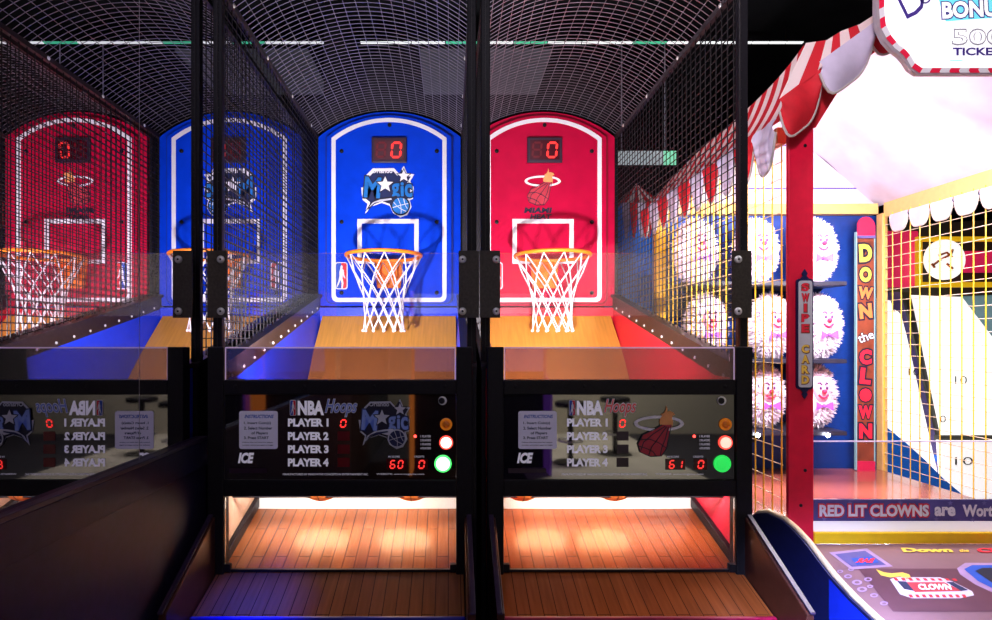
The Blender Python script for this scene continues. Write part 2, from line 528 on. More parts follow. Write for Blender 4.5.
def rrect(x0, x1, y0, y1, r, n=5):
    p = []
    for cx, cy, a in ((x1 - r, y1 - r, 0), (x0 + r, y1 - r, PI / 2), (x0 + r, y0 + r, PI), (x1 - r, y0 + r, 1.5 * PI)):
        p += [(cx + r * math.cos(a + PI / 2 * i / n), cy + r * math.sin(a + PI / 2 * i / n)) for i in range(n + 1)]
    return p


def arch(hw, z0, zs, za, rc=0.03, n=28):
    """arched panel outline, counter-clockwise from the lower right"""
    h = za - zs
    R = (hw * hw + h * h) / (2 * h)
    a = math.asin(hw / R)
    p = []
    for i in range(6):
        q = -PI / 2 + PI / 2 * i / 5
        p.append((hw - rc + rc * math.cos(q), z0 + rc + rc * math.sin(q)))
    for i in range(n + 1):
        q = a - 2 * a * i / n
        p.append((R * math.sin(q), za - R + R * math.cos(q)))
    for i in range(6):
        q = PI + PI / 2 * i / 5
        p.append((-hw + rc + rc * math.cos(q), z0 + rc + rc * math.sin(q)))
    return p


SEG = {'0': 'abcdef', '1': 'bc', '6': 'acdefg', '8': 'abcdefg'}


def seven(mb, ch, fr, u, v, w, h, n, t=None, slant=0.08):
    t = t or w * 0.2
    hw, hh = w / 2, h / 2
    g = t * 0.18
    S = {'a': ((-hw, hh), (hw, hh)), 'd': ((-hw, -hh), (hw, -hh)), 'g': ((-hw, 0), (hw, 0)),
         'b': ((hw, hh), (hw, 0)), 'c': ((hw, 0), (hw, -hh)), 'f': ((-hw, hh), (-hw, 0)), 'e': ((-hw, 0), (-hw, -hh))}
    for k in SEG[ch]:
        (x0, y0), (x1, y1) = S[k]
        if x0 == x1:
            ya, yb = max(y0, y1) - g, min(y0, y1) + g
            q = [(x0 - t / 2, yb + t / 2), (x0, yb), (x0 + t / 2, yb + t / 2), (x0 + t / 2, ya - t / 2), (x0, ya), (x0 - t / 2, ya - t / 2)]
        else:
            xa, xb = x0 + g, x1 - g
            q = [(xa + t / 2, y0 - t / 2), (xb - t / 2, y0 - t / 2), (xb, y0), (xb - t / 2, y0 + t / 2), (xa + t / 2, y0 + t / 2), (xa, y0)]
        mb.flat([(u + a + b * slant, v + b) for a, b in q], fr, n)
    return mb


def area(name, loc, target, sx, sy, power, col=(1, 1, 1), spread=180):
    l = bpy.data.lights.new(name, 'AREA')
    l.shape = 'RECTANGLE'
    l.size, l.size_y = sx, sy
    l.energy = power
    l.color = col
    l.spread = math.radians(spread)
    o = bpy.data.objects.new(name, l)
    C.objects.link(o)
    o.location = loc
    o.rotation_euler = (Vector(target) - Vector(loc)).to_track_quat('-Z', 'Y').to_euler()
    return o


# ------------------------------------------------------------------ emblems
def silhouette():
    return [(185, 345), (212, 348), (203, 296), (236, 262), (330, 260), (352, 284), (374, 250), (388, 284), (420, 288), (402, 318),
            (418, 346), (414, 396), (400, 402), (408, 432), (388, 468), (358, 478), (326, 458), (312, 426), (276, 414), (236, 428), (203, 462), (214, 418), (192, 400)]


def wizard_emblem(parent, fr, uc, vc, k, board):
    """star and comet-ball emblem; k = metres per survey unit"""
    def T(x, y):
        return (uc + (x - 302) * k, vc - (y - 364) * k)

    def P(l):
        return [T(x, y) for x, y in l]
    MB().flat(P(silhouette()), fr, 0.002).build('emblem_outline', 'white' if board else 'silver', parent)
    q = 0.87 if board else 0.93
    MB().flat(P([(302 + (x - 302) * q, 364 + (y - 364) * q) for x, y in silhouette()]), fr, 0.003).build('emblem_field', 'navy' if board else 'emblemdark', parent)
    u, v = T(278, 272)
    m = MB()
    put_text(m, 'Orlando', fr, u, v, 92 * k, 22 * k, 0.004, 0.02)
    m.build('emblem_lettering', 'white' if board else 'silver', parent)
    for ch, x, y, w, h, r in (('M', 236, 346, 72, 92, -0.08), ('g', 338, 366, 36, 74, 0.05), ('i', 367, 354, 15, 62, 0.0), ('c', 394, 360, 34, 60, 0.05)):
        m, d = MB(), MB()
        u, v = T(x, y)
        put_text(d, ch, fr, u, v, w * k, h * k, 0.004, 0.03, rot=r, grow=0.05)
        put_text(m, ch, fr, u, v, w * k, h * k, 0.005, 0.03, rot=r)
        d.build('emblem_letter_shadow', 'emblemdark' if board else 'navy', parent)
        m.build('emblem_letter', 'teamblue' if board else 'scriptblue', parent)
    for x, y, r in ((292, 334, 46), (374, 296, 36)):
        m, d = MB(), MB()
        d.flat(P([(a, 2 * y - b) for a, b in star(x, y, r * 1.0, 0.45)]), fr, 0.006)
        m.flat(P([(a, 2 * y - b) for a, b in star(x, y, r * 0.80, 0.45)]), fr, 0.007)
        d.build('emblem_star_edge', 'emblemdark', parent)
        m.build('emblem_star', 'white' if board else 'silver', parent)
    # comet tail and ball
    tail = [(205, 452), (226, 416), (258, 396), (300, 388), (340, 384), (352, 392), (330, 402), (318, 414), (280, 404), (244, 416)]
    MB().flat(P(tail), fr, 0.006).build('emblem_comet_tail', 'emblemdark' if board else 'silver', parent)
    MB().flat(P([(218, 436), (238, 412), (268, 400), (318, 394), (322, 400), (280, 408), (246, 414)]), fr, 0.007).build('emblem_comet_streak', 'silver' if board else 'navy', parent)
    MB().flat(P(circ(360, 428, 42)), fr, 0.008).build('emblem_ball_edge', 'emblemdark' if board else 'silver', parent)
    MB().flat(P(circ(360, 428, 36)), fr, 0.009).build('emblem_ball', 'teamblue' if board else 'navy', parent)
    m = MB()
    for a, b, c in (((326, 436), (360, 424), (394, 418)), ((348, 394), (366, 428), (362, 463)), ((330, 412), (350, 440), (384, 452)), ((374, 396), (378, 426), (390, 440))):
        pts = []
        for i in range(9):
            t = i / 8
            pts.append(((1 - t) ** 2 * a[0] + 2 * t * (1 - t) * b[0] + t * t * c[0], (1 - t) ** 2 * a[1] + 2 * t * (1 - t) * b[1] + t * t * c[1]))
        m.tube([fr(*T(x, y), 0.010) for x, y in pts], 1.7 * k, 4)
    m.build('emblem_ball_lines', 'white' if board else 'silver', parent)


def flame_emblem(parent, fr, uc, vc, k, board):
    """ball with flame falling through a white hoop; units = board survey units, hoop centre at 0,0"""
    def T(x, y):
        return (uc + x * k, vc - y * k)
    # back half of the hoop, ball, front half
    back_o, back_i = circ(0, 0, 80, 25, 20, 0, PI), circ(0, 0, 68, 16, 20, 0, PI)
    m = MB()
    m.flat([T(x, -y) for x, y in back_o] + [T(x, -y) for x, y in back_i][::-1], fr, 0.003)
    m.build('emblem_hoop_back', 'white', parent)
    MB().flat([T(x, y) for x, y in [(2, -4), (4, -16), (10, -24), (8, -30), (17, -34), (22, -44), (24, -58), (28, -46), (27, -38), (36, -40), (46, -36), (52, -28), (45, -26), (42, -16), (46, -6), (42, 16), (8, 16)]], fr, 0.004).build('emblem_flame', 'flame', parent)
    MB().flat([T(x, y) for x, y in [(10, 4), (40, 4), (34, 30), (24, 80), (8, 104), (-28, 106), (-60, 92), (-68, 66), (-52, 36), (-14, 18)]], fr, 0.0045).build('emblem_ball', 'heatred', parent)
    m = MB()
    for pts in (((20, 8), (-20, 34), (-50, 60), (-58, 86)), ((24, 10), (0, 44), (-24, 76), (-34, 104)), ((30, 10), (20, 50), (8, 80), (4, 102)), ((-60, 52), (-30, 50), (0, 62), (22, 78)), ((-66, 72), (-40, 80), (-20, 90), (-8, 106)),
                ((10, 4), (-14, 18), (-52, 36), (-68, 66), (-60, 92), (-28, 106), (8, 104), (24, 80), (34, 30), (40, 4))):
        m.tube([fr(*T(x, y), 0.005) for x, y in pts], 1.8 * k, 4)
    m.build('emblem_ball_lines', 'emblemdark', parent)
    fo, fi = circ(0, 0, 80, 25, 24, -PI, 0), circ(0, 0, 68, 16, 24, -PI, 0)
    m = MB()
    m.flat([T(x, -y) for x, y in fo if not (-8 < x < 44 and True)][:11] + [T(x, -y) for x, y in fi if x < -8][::-1], fr, 0.006)
    m.flat([T(x, -y) for x, y in fo if x > 30] + [T(x, -y) for x, y in fi if x > 30][::-1], fr, 0.006)
    m.build('emblem_hoop_front', 'white', parent)
    if board:
        for t, x, y, w, h in (('MIAMI', -20, 128, 124, 24), ('HEAT', -8, 156, 96, 22)):
            m = MB()
            u, v = T(x, y)
            put_text(m, t, fr, u, v, w * k, h * k, 0.003, 0.05, shear=0.15)
            m.build('emblem_lettering', 'emblemdark', parent)


def league_logo(parent, fr, u, v, w, h):
    MB().prism(rrect(u - w / 2, u + w / 2, v - h / 2, v + h / 2, w * 0.22), fr, 0, 0.002).build('league_logo', 'white', parent)
    e = w * 0.07
    r = rrect(u - w / 2 + e, u + w / 2 - e, v - h / 2 + e, v + h / 2 - e, w * 0.18)
    MB().flat([p if p[0] < u else (u, p[1]) for p in r], fr, 0.003).build('logo_left_half', 'logoblue', parent)
    MB().flat([p if p[0] > u else (u, p[1]) for p in r], fr, 0.003).build('logo_right_half', 'logored', parent)
    pl = [(-.05, .36), (.06, .40), (.12, .33), (.08, .26), (.20, .20), (.24, .02), (.34, -.08), (.30, -.12), (.16, -.02), (.12, .04), (.10, -.10), (.18, -.26), (.12, -.46), (.02, -.46),
          (.04, -.28), (-.06, -.16), (-.18, -.30), (-.34, -.44), (-.38, -.40), (-.24, -.22), (-.14, -.02), (-.16, .14), (-.08, .24)]
    MB().flat([(u + a * w, v + b * h) for a, b in pl], fr, 0.004).build('logo_player', 'white', parent)


# ------------------------------------------------------------------ basketball machines
def machine(cx, side, label):
    blue = side == 'blue'
    root = thing('basketball_arcade_machine', (cx, 2.6, 0), label, 'arcade game', 'basketball arcade machines')
    X = lambda l: cx + l
    YP, YB = 1.932, 3.52
    wallm = 'wallblue' if blue else 'wallred'
    board = 'boardblue' if blue else 'boardred'
    groove = 'rimshadowblue' if blue else 'rimshadowred'

    def fz(Y):
        return 0.571 + 0.293 * (Y - YP)

    def rz(Y):
        return 1.291 + 0.2338 * (Y - 2.144)
    yz = Frame((0, 0, 0), (0, 1, 0), (0, 0, 1), (1, 0, 0))
    # base cabinet
    MB().prism([(1.79, 0.04), (3.56, 0.04), (3.56, 0.50), (1.79, 0.50)], yz, X(-.44), X(.44)).build('base_cabinet', 'black', root, bevel=0.006)
    for s in (-1, 1):
        for yy in (1.9, 3.45):
            MB().cyl((X(s * .38), yy, 0), (0, 0, 1), 0.03, 0.042, 14).build('foot', 'blackmetal', root)
    # side panels (outer black, inner coloured)
    for s in (-1, 1):
        a, b = sorted((X(s * .442), X(s * .456)))
        MB().prism([(2.0, 0.04), (3.56, 0.04), (3.56, rz(3.56)), (2.0, rz(2.0))], yz, a, b).build('side_panel', 'black', root)
        a, b = sorted((X(s * .424), X(s * .4415)))
        q = [(X(s * .425), 2.02, rz(2.02) - .004), (X(s * .425), 3.54, rz(3.54) - .004), (X(s * .362), 3.54, .95), (X(s * .362), 2.02, .95)]
        q += [(X(s * .4405), v[1], v[2]) for v in q]
        MB().add(q, [(0, 1, 2, 3), (7, 6, 5, 4), (0, 4, 5, 1), (1, 5, 6, 2), (2, 6, 7, 3), (3, 7, 4, 0)]).build('inner_side_panel', wallm, root)
        # lower liner
        a, b = sorted((X(s * .412), X(s * .44)))
        MB().prism([(1.96, fz(1.96) - .02), (2.34, fz(2.34) - .02), (2.34, 0.945), (1.96, 0.945)], yz, a, b).build('lower_liner', 'tan' if blue else 'liner_red', root)
        # rail along the top of the side wall with bolts
        a, b = sorted((X(s * .405), X(s * .458)))
        rl = MB().prism([(2.0, rz(2.0) - .004), (3.54, rz(3.54) - .004), (3.54, rz(3.54) + .012), (2.0, rz(2.0) + .012)], yz, a, b).build('side_rail', 'bronze', root)
        a, b = sorted((X(s * .417), X(s * .4235)))
        MB().prism([(2.02, rz(2.02) - .075), (3.53, rz(3.53) - .075), (3.53, rz(3.53) - .004), (2.02, rz(2.02) - .004)], yz, a, b).build('rail_flange', 'bronze', rl)
        for i in range(12):
            yy = 2.09 + i * .122
            MB().cyl((X(s * .417), yy, rz(yy) - .055), (-s, 0, 0), .0065, .002, 10, dome=.003).build('bolt', 'bolt', rl)
        # ball rail at the floor edge
        a, b = sorted((X(s * .392), X(s * .4115)))
        MB().prism([(1.95, fz(1.95) + .001), (2.32, fz(2.32) + .001), (2.32, fz(2.32) + .04), (1.95, fz(1.95) + .04)], yz, a, b).build('ball_guide', 'black', root, bevel=.003)
        # tray side boards
        a, b = sorted((X(s * .414), X(s * .436)))
        ts = MB().prism([(1.60, .36), (1.955, .36), (1.955, .772), (1.60, .598)], yz, a, b).build('tray_side', 'trayside', root, bevel=.003)
        a, b = sorted((X(s * .4205), X(s * .4365)))
        MB().prism([(1.594, .597), (1.958, .7755), (1.958, .783), (1.594, .604)], yz, a, b).build('edge_trim', 'ledgetop', ts, bevel=.002)
    # lane floor with planks: built flat in its own axes and tilted
    mb = MB()
    L0, L1 = 1.751, 2.31
    mb.prism([(L0, fz(L0) - .022), (L1, fz(L1) - .022), (L1, fz(L1)), (L0, fz(L0))], yz, X(-.41), X(.41))
    mb.build('lane_floor', 'planks' if blue else 'planksred', root)
    lip = MB()
    lip.box(X(-.412), X(.412), 1.737, 1.750, fz(L0) - .045, fz(L0) + .004)
    lip.build('lane_edge_strip', 'stripblue' if blue else 'stripred', root, bevel=.004)
    MB().box(X(-.412), X(.412), 1.752, 1.785, .10, fz(L0) - .024).build('tray_front', 'black', root)
    # white plate closing the far end of the lane, with lamp housing
    MB().box(X(-.411), X(.411), 2.325, 2.345, fz(2.325) - .05, .948).build('back_plate', 'backplate', root)
    # cabinet front: columns, bars
    for s in (-1, 1):
        a, b = sorted((X(s * .386), X(s * .44)))
        MB().box(a, b, 1.934, 1.984, .44, 1.327).build('front_column', 'blackmetal', root, bevel=.003)
        a, b = sorted((X(s * .425), X(s * .457))) if blue or s < 0 else (X(.438), X(.470))
        MB().box(a, b, 2.022, 2.050, 1.24, 2.62).build('cage_post', 'blackmetal', root, bevel=.003)
        a, b = sorted((X(s * (.395 if (s > 0) == blue else .388)), X(s * (.4635 if (s > 0) == blue else .455))))
        pl = MB().box(a, b, 1.968, 1.973, 1.425, 1.652).build('bracket_plate', 'plate', root, bevel=.001)
        for zz in (1.447, 1.622):
            bt = MB().cyl((X(s * .408), 1.968, zz), (0, -1, 0), .013, .002, 18, dome=.004).build('bolt', 'bolt', pl, smooth=True)
            MB().cyl((X(s * .408), 1.9625, zz), (0, -1, 0), .004, .0008, 6).build('bolt_socket', 'blackmetal', bt)
    MB().box(X(-.386), X(.386), 1.936, 1.982, 1.168, 1.217).build('upper_crossbar', 'blackmetal', root, bevel=.003)
    MB().box(X(-.386), X(.386), 1.936, 1.982, .830, .885).build('lower_crossbar', 'blackmetal', root, bevel=.003)
    for px in (235, 304, 374, 445):
        MB().cyl((X((px - 339.7) / 301.7), 1.936, 1.196), (0, -1, 0), .006, .001, 12, dome=.002).build('screw', 'black', root)
    # clear strips
    MB().box(X(-.395), X(.395), 1.974, 1.979, 1.432, 1.644).build('upper_clear_strip', 'acrylic', root)
    lo = MB().box(X(-.384), X(.384), 1.945, 1.951, 1.2175, 1.322).build('lower_clear_strip', 'acrylic_low', root)
    MB().box(X(-.384), X(.384), 1.944, 1.952, 1.3222, 1.3265).build('strip_edge', 'edge', lo)
    for s in (-1, 1):
        a, b = sorted((X(s * .381), X(s * .3845)))
        MB().box(a, b, 1.943, 1.9447, 1.2175, 1.322).build('strip_edge', 'edge', lo)
    # gate of clear acrylic over the lane
    g = MB().box(X(-.384), X(.384), 1.945, 1.950, fz(1.95) + .006, .829).build('ball_gate', 'gateglass', root)
    MB().box(X(-.384), X(.384), 1.942, 1.953, fz(1.94) + .004, fz(1.94) + .012).build('gate_bottom_edge', 'black', g)
    for s in (-1, 1):
        a, b = sorted((X(s * .366), X(s * .386)))
        MB().box(a, b, 1.938, 1.956, fz(1.94) + .004, fz(1.94) + .030).build('gate_clip', 'black', g)
    # two rods that carry the waiting balls behind the panel
    for yy in (2.085, 2.195):
        MB().tube([(X(-.411), yy, .792), (X(.411), yy, .792)], .006, 8).build('ball_rod', 'blackmetal', root)

    # ---------------- control panel
    pn = MB().box(X(-.3855), X(.3855), 1.944, 1.972, .886, 1.1675).build('control_panel', 'panelblack', root)
    fr = Frame((cx, 1.9438, 0))
    k = 1 / 301.7
    U = lambda px: (px - 339.7) * k
    V = lambda py: EZ - (py - 340) * k

    def rect_text(name, t, x0, x1, y0, y1, m, n=.0012, offset=.02, shear=0.0, **kw):
        mb = MB()
        put_text(mb, t, fr, (U(x0) + U(x1)) / 2, (V(y0) + V(y1)) / 2, (x1 - x0) * k, (y1 - y0) * k, n, offset, shear, **kw)
        return mb.build(name, m, pn)
    sh = MB().prism(rrect(U(238.1), U(276.8), V(449.5), V(411.4), .008), fr, 0, .002).build('instruction_plate', 'sheet', pn)
    for t, x0, x1, y0, y1, sr in (('INSTRUCTIONS', 243.5, 273, 415, 418.6, .3), ('1. Insert Coin(s)', 243, 270, 422, 425.2, 0), ('2. Select Number', 243, 271.5, 427, 430, 0),
                                  ('of Players', 250.5, 267, 432, 435.6, 0), ('3. Press START', 243, 268, 436.8, 439.6, 0),
                                  ('Follow the red dots for player', 241.5, 272.5, 442.2, 443.6, 0), ('number and press again to begin', 241.5, 272.5, 445, 446.4, 0)):
        mb = MB()
        put_text(mb, t, fr, (U(x0) + U(x1)) / 2, (V(y0) + V(y1)) / 2, (x1 - x0) * k, (y1 - y0) * k, .0026, .03, sr)
        mb.build('instruction_line', 'logoblue' if t[0] == 'I' else 'navy', sh)
    rect_text('maker_logo', 'ICE', 236.8, 253, 453.2, 464, 'lilac', offset=.05, shear=.25)
    MB().flat(rrect(U(228), U(266), V(474), V(469), .002), fr, .0012).build('serial_strip', 'display', pn)
    league_logo(pn, fr, U(292.2), V(408.2), 6.4 * k, 15.6 * k)
    rect_text('league_lettering', 'NBA', 296.8, 323.3, 401, 415.6, 'lilac', offset=.05)
    rect_text('script_shadow', 'Hoops', 324.4, 356.6, 399.6, 417, 'white', n=.001, offset=.02, shear=.35, grow=.03)
    rect_text('script_lettering', 'Hoops', 324.4, 356.6, 399.6, 417, 'scriptblue' if blue else 'scriptred', n=.0018, offset=.01, shear=.35)
    for i, (y0, y1) in enumerate(((418.9, 427), (432.5, 440.6), (445.7, 453.8), (459, 467.1))):
        rect_text('player_lettering', 'PLAYER %d' % (i + 1), 287, 327.9, y0, y1, 'lilac', offset=.05)
        if i:
            w_ = MB().flat([(U(337), V(y1 + .5)), (U(349), V(y1 + .5)), (U(349), V(y0 - .5)), (U(337), V(y0 - .5))], fr, .0008)
            w_.build('score_window', 'led_dim' if blue else 'display', pn)

    def led(name, chs, x0, x1, y0, y1):
        mb = MB()
        n = len(chs)
        wd = (x1 - x0) / (n + (n - 1) * .45)
        for i, ch in enumerate(chs):
            seven(mb, ch, fr, U(x0 + wd * .5 + i * wd * 1.45), (V(y0) + V(y1)) / 2, wd * k * .8, (y1 - y0) * k * .86, .0025, t=wd * k * .24, slant=.14)
        return mb.build(name, 'led_core', pn)
    led('score_digit', '0', 339.7, 345.8, 419.8, 428)
    MB().flat([(U(386), V(470.5)), (U(406), V(470.5)), (U(406), V(459.5)), (U(386), V(459.5))], fr, .001).build('timer_window', 'displaywin', pn)
    MB().flat([(U(414.5), V(470.5)), (U(428), V(470.5)), (U(428), V(459.5)), (U(414.5), V(459.5))], fr, .001).build('credit_window', 'displaywin', pn)
    led('timer_digits', '60' if blue else '61', 389.7, 403, 460.6, 469.4)
    led('credit_digit', '0', 418.4, 424.6, 460.6, 469.4)
    rect_text('timer_caption', 'HI SCORE', 388, 399.5, 456.4, 458.2, 'lilac', offset=.0)
    rect_text('credit_caption', 'CREDITS', 414, 424, 456.4, 458.2, 'lilac', offset=.0)
    mb = MB()
    for i, t in enumerate(('1 PLAYER', '2 PLAYERS', '3 PLAYERS', '4 PLAYERS')):
        y = 436.8 + i * 4
        put_text(mb, t, fr, U(425.5), V(y), 10.5 * k, 2.2 * k, .0012, .0)
    mb.build('player_count_list', 'lilac', pn)
    mb = MB()
    mb.flat(circ(U(415), V(436.8), 1.5 * k, n=14), fr, .0015)
    mb.build('player_count_light', 'led_red', pn)
    rect_text('maker_print', 'MANUFACTURED BY INNOVATIVE CONCEPTS IN ENTERTAINMENT INC.', 282, 368, 474, 476, 'lilac', offset=0)
    rect_text('website_print', 'WEBSITE: www.icegame.com', 376, 424, 474, 476, 'lilac', offset=0)
    if blue:
        wizard_emblem(pn, fr, U(384), V(424.5), 52 / 236 * k, False)
    else:
        flame_emblem(pn, fr, U(379.1), V(423.8), 25 / 80 * k, False)
    # buttons
    for (px, py, r, m1, m2, nm) in ((446.1, 424.7, 6.2, 'amber_btn', 'orange', 'coin_button'), (446.1, 443, 6.9, 'red_lit', 'red_core' if blue else 'peach_core', 'select_button'), (442.9, 464.2, 8.6, 'green_lit' if blue else 'green_solid', 'green_core' if blue else 'green_solid', 'start_button')):
        b = MB().cyl(fr(U(px), V(py), 0), (0, -1, 0), r * k, .006, 24).build(nm, m1, pn, bevel=.001)
        MB().cyl(fr(U(px), V(py), .006), (0, -1, 0), r * k * (.80 if m2 != 'orange' else .6), .001, 24, dome=.003).build('button_cap', m2, b, smooth=True)
    b = MB().cyl(fr(U(442.5), V(401), 0), (0, -1, 0), 4.4 * k, .005, 20).build('panel_lock', 'bolt', pn, bevel=.001)
    MB().cyl(fr(U(441.6), V(401), .005), (0, -1, 0), 3.2 * k, .001, 16).build('lock_core', 'black', b)

    # ---------------- backboard
    bb = MB().prism(arch(.429, 1.555, 2.576, 2.727, .02), Frame((cx, YB, 0)), -.035, 0).build('backboard', board, root)
    fb = Frame((cx, YB, 0))
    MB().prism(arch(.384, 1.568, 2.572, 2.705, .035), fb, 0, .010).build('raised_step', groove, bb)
    MB().prism(arch(.374, 1.573, 2.568, 2.698, .035), fb, .0102, .022).build('raised_face', board, bb)
    MB().ring(arch(.345, 1.578, 2.562, 2.682, .035), arch(.320, 1.603, 2.549, 2.658, .02), fb, .0225, .0245).build('border_line', 'white', bb)
    kb = 1 / 166.0
    BU = lambda px: (px - 389.5) * kb
    BV = lambda py: EZ - (py - 340) * kb
    MB().ring([(BU(358), BV(264)), (BU(419), BV(264)), (BU(419), BV(219.5)), (BU(358), BV(219.5))],
              [(BU(362.3), BV(260)), (BU(414.6), BV(260)), (BU(414.6), BV(224)), (BU(362.3), BV(224))], fb, .0225, .0245).build('target_square', 'white', bb)
    for px, py in ((342.3, 152), (437, 152), (390, 126), (342.3, 222.5), (437, 222.5), (342.3, 293), (437, 293)):
        MB().cyl(fb(BU(px), BV(py), .0222), (0, -1, 0), .012, .004, 14, dome=.005).build('screw', 'black', bb)
    db = MB().box(X(BU(372.4)), X(BU(407.2)), YB - .040, YB - .0225, BV(164), BV(139)).build('score_display', 'display', bb, bevel=.004)
    MB().box(X(BU(375.2)), X(BU(404.4)), YB - .0415, YB - .0402, BV(161.2), BV(141.8)).build('display_window', 'displaywin', db)
    seven(MB(), '8', fb, BU(382), BV(151.5), 8 * kb, 14 * kb, .0425, t=2 * kb).build('unlit_digit', 'led_dim', db)
    seven(MB(), '0', fb, BU(397), BV(151.8), 8.6 * kb, 14.2 * kb, .0430, t=2.3 * kb).build('lit_digit', 'led_core', db)
    fe = Frame((cx, YB - .0225, 0))
    if blue:
        wizard_emblem(bb, fe, BU(388), BV(192.3), kb / 4.43, True)
    else:
        flame_emblem(bb, fe, BU(388), BV(182), kb / 4.43, True)
    league_logo(bb, fe, BU(342), BV(276), 12.5 * kb, 27 * kb)

    # ---------------- rim and net
    RY, RZ, RR = 3.215, 1.815, .205
    rim = MB().tube([(X(RR * math.cos(a)), RY + RR * math.sin(a), RZ) for a in [2 * PI * i / 40 for i in range(40)]], .0105, 8, closed=True).build('rim', 'orange', root, smooth=True)
    MB().prism([(-.085, RZ + .02), (.085, RZ + .02), (.07, RZ - .155), (-.07, RZ - .155)], Frame((cx, YB - .0245, 0)), 0.001, .014).build('rim_backplate', 'orange', rim)
    MB().box(X(-.065), X(.065), RY + RR - .012, YB - .039, RZ - .006, RZ + .006).build('rim_neck', 'orange', rim)
    for s in (-1, 1):
        MB().prism([(RY + RR - .02, RZ - .007), (YB - .040, RZ - .007), (YB - .040, RZ - .13)], yz, X(s * .05) - .003, X(s * .05) + .003).build('rim_brace', 'orange', rim)
    lev = [(0.0, .203), (-.085, .165), (-.155, .133), (-.22, .113), (-.28, .106), (-.34, .105), (-.40, .112)]
    mb = MB()
    n = 12
    for i in range(n):
        for sg in (-1, 1):
            pts = []
            for j, (dz, rr) in enumerate(lev):
                a = 2 * PI * (i + .5 * sg * j) / n + .13
                jr = rr * (1 + random.uniform(-.02, .02))
                pts.append((X(jr * math.cos(a)), RY + jr * math.sin(a), RZ - .008 + dz))
            mb.tube(pts, .0035, 5)
    for i in range(n):
        a = 2 * PI * i / n + .13
        for dz, rr in lev[1:]:
            pass
        mb.sphere((X(.113 * math.cos(a)), RY + .113 * math.sin(a), RZ - .413), .009, nu=6, nv=4)
    mb.build('net', 'net', rim, smooth=True)
    # ball return ramp under the board
    def az(Y):
        return 1.133 + .88 * (Y - 3.09)
    mb = MB().prism([(2.72, az(2.72) - .02), (3.50, az(3.50) - .02), (3.50, az(3.50)), (2.72, az(2.72))], yz, X(-.40), X(.40))
    mb.build('return_ramp', 'amber', root)
    MB().box(X(-.424), X(.424), 3.505, 3.53, .95, 1.545).build('rear_fascia', wallm, root)
    MB().box(X(-.424), X(.424), 2.36, 3.50, .55, .80).build('inner_floor', 'black', root)
    # ---------------- cage
    y0, y1 = 2.02, 3.535
    for s in (-1, 1):
        mb = MB()
        xx = X(s * .441)
        st = .032
        nn = int((y1 - y0) / .046)
        for i in range(nn + 1):
            yy = y0 + i * .046
            mb.tube([(xx, yy, rz(yy) + .012), (xx, yy, 2.575)], .0023, 4, cap=False)
        zz = rz(y0) + .03
        while zz < 2.57:
            e = y1 if zz > rz(y1) + .014 else 2.144 + (zz - .012 - 1.291) / .2338
            if e > y0 + .02:
                mb.tube([(xx + .003, y0, zz), (xx + .003, e, zz)], .0023, 4, cap=False)
            zz += st
        mb.build('side_mesh', 'wire', root)
        rr = MB().box(*sorted((X(s * .432), X(s * .452))), 1.96, 3.55, 2.572, 2.594).build('cage_rail', 'bronze', root)
        for yy in (2.15, 2.55, 2.95, 3.35):
            MB().cyl((X(s * .4315), yy, 2.583), (-s, 0, 0), .009, .001, 10, dome=.004).build('bolt', 'bolt', rr)
        MB().box(*sorted((X(s * .431), X(s * .456))), 3.537, 3.56, rz(3.53) + .012, 2.572).build('rear_post', 'blackmetal', root)
    hw, h = .442, .151
    R = (hw * hw + h * h) / (2 * h)
    A = math.asin(hw / R)
    zc = 2.594 + h - R

    def vp(a, Y):
        return (X(R * math.sin(a)), Y, zc + R * math.cos(a))
    mb = MB()
    na = 19
    Y = 1.96
    while Y < 3.55:
        mb.tube([vp(-A + 2 * A * i / na, Y) for i in range(na + 1)], .0014, 4, cap=False)
        Y += .032
    for i in range(na + 1):
        a = -A + 2 * A * i / na
        mb.tube([vp(a, 1.96), vp(a, 3.54)], .0016, 4, cap=False)
    mb.build('vault_mesh', 'vaultwire', root)
    MB().tube([vp(-A + 2 * A * i / 24, 1.965) for i in range(25)], .011, 6).build('front_arch', 'blackmetal', root)
    # lamps: one behind the upper bar aimed at the board, one behind the lower bar on the lane
    area('cabinet_lamp', (X(-.21), 2.03, 1.235), (X(0), 3.52, 2.05), .07, .05, 25 if blue else 27, (1.0, .93, .97), 150)
    area('lane_lamp', (X(0), 2.03, .842), (X(0), 2.33, .73), .70, .03, 6.5, (1, .92, .86), 170)
    for px in ((322, 405) if blue else (541, 603)):
        sx = (px - VX) * 2.32 / F
        o = area('lane_disc_lamp', (sx, 2.245, .80), (sx, 2.22, .65), .21, .11, 0.6, (1, .66, .36) if blue else (1, .60, .28), 170)
        o.data.shape = 'ELLIPSE'
    return root


mL = machine(-.3656, 'blue', 'black basketball hoop game with blue backboard and blue inside walls, next to the mirror')
mR = machine(.5644, 'red', 'black basketball hoop game with red backboard and red inside walls, next to the striped booth')

# basketballs waiting behind the panels
def make_ball(loc, label):
    o = MB().sphere(loc, .09, nu=32, nv=20).build('basketball', 'ball', None, smooth=True, loc=loc)
    tag(o, label, 'ball', 'basketballs under the control panels')
    mb = MB()
    L = Vector(loc)
    def cir(fn):
        mb.tube([L + Vector(fn(2 * PI * i / 40)) * .0902 for i in range(40)], .0016, 4, closed=True)
    cir(lambda a: (math.cos(a), math.sin(a), 0))
    cir(lambda a: (math.cos(a), 0, math.sin(a)))
    cir(lambda a: (0, math.cos(a), math.sin(a)))
    mb.build('seam', 'seam', o)
    return o


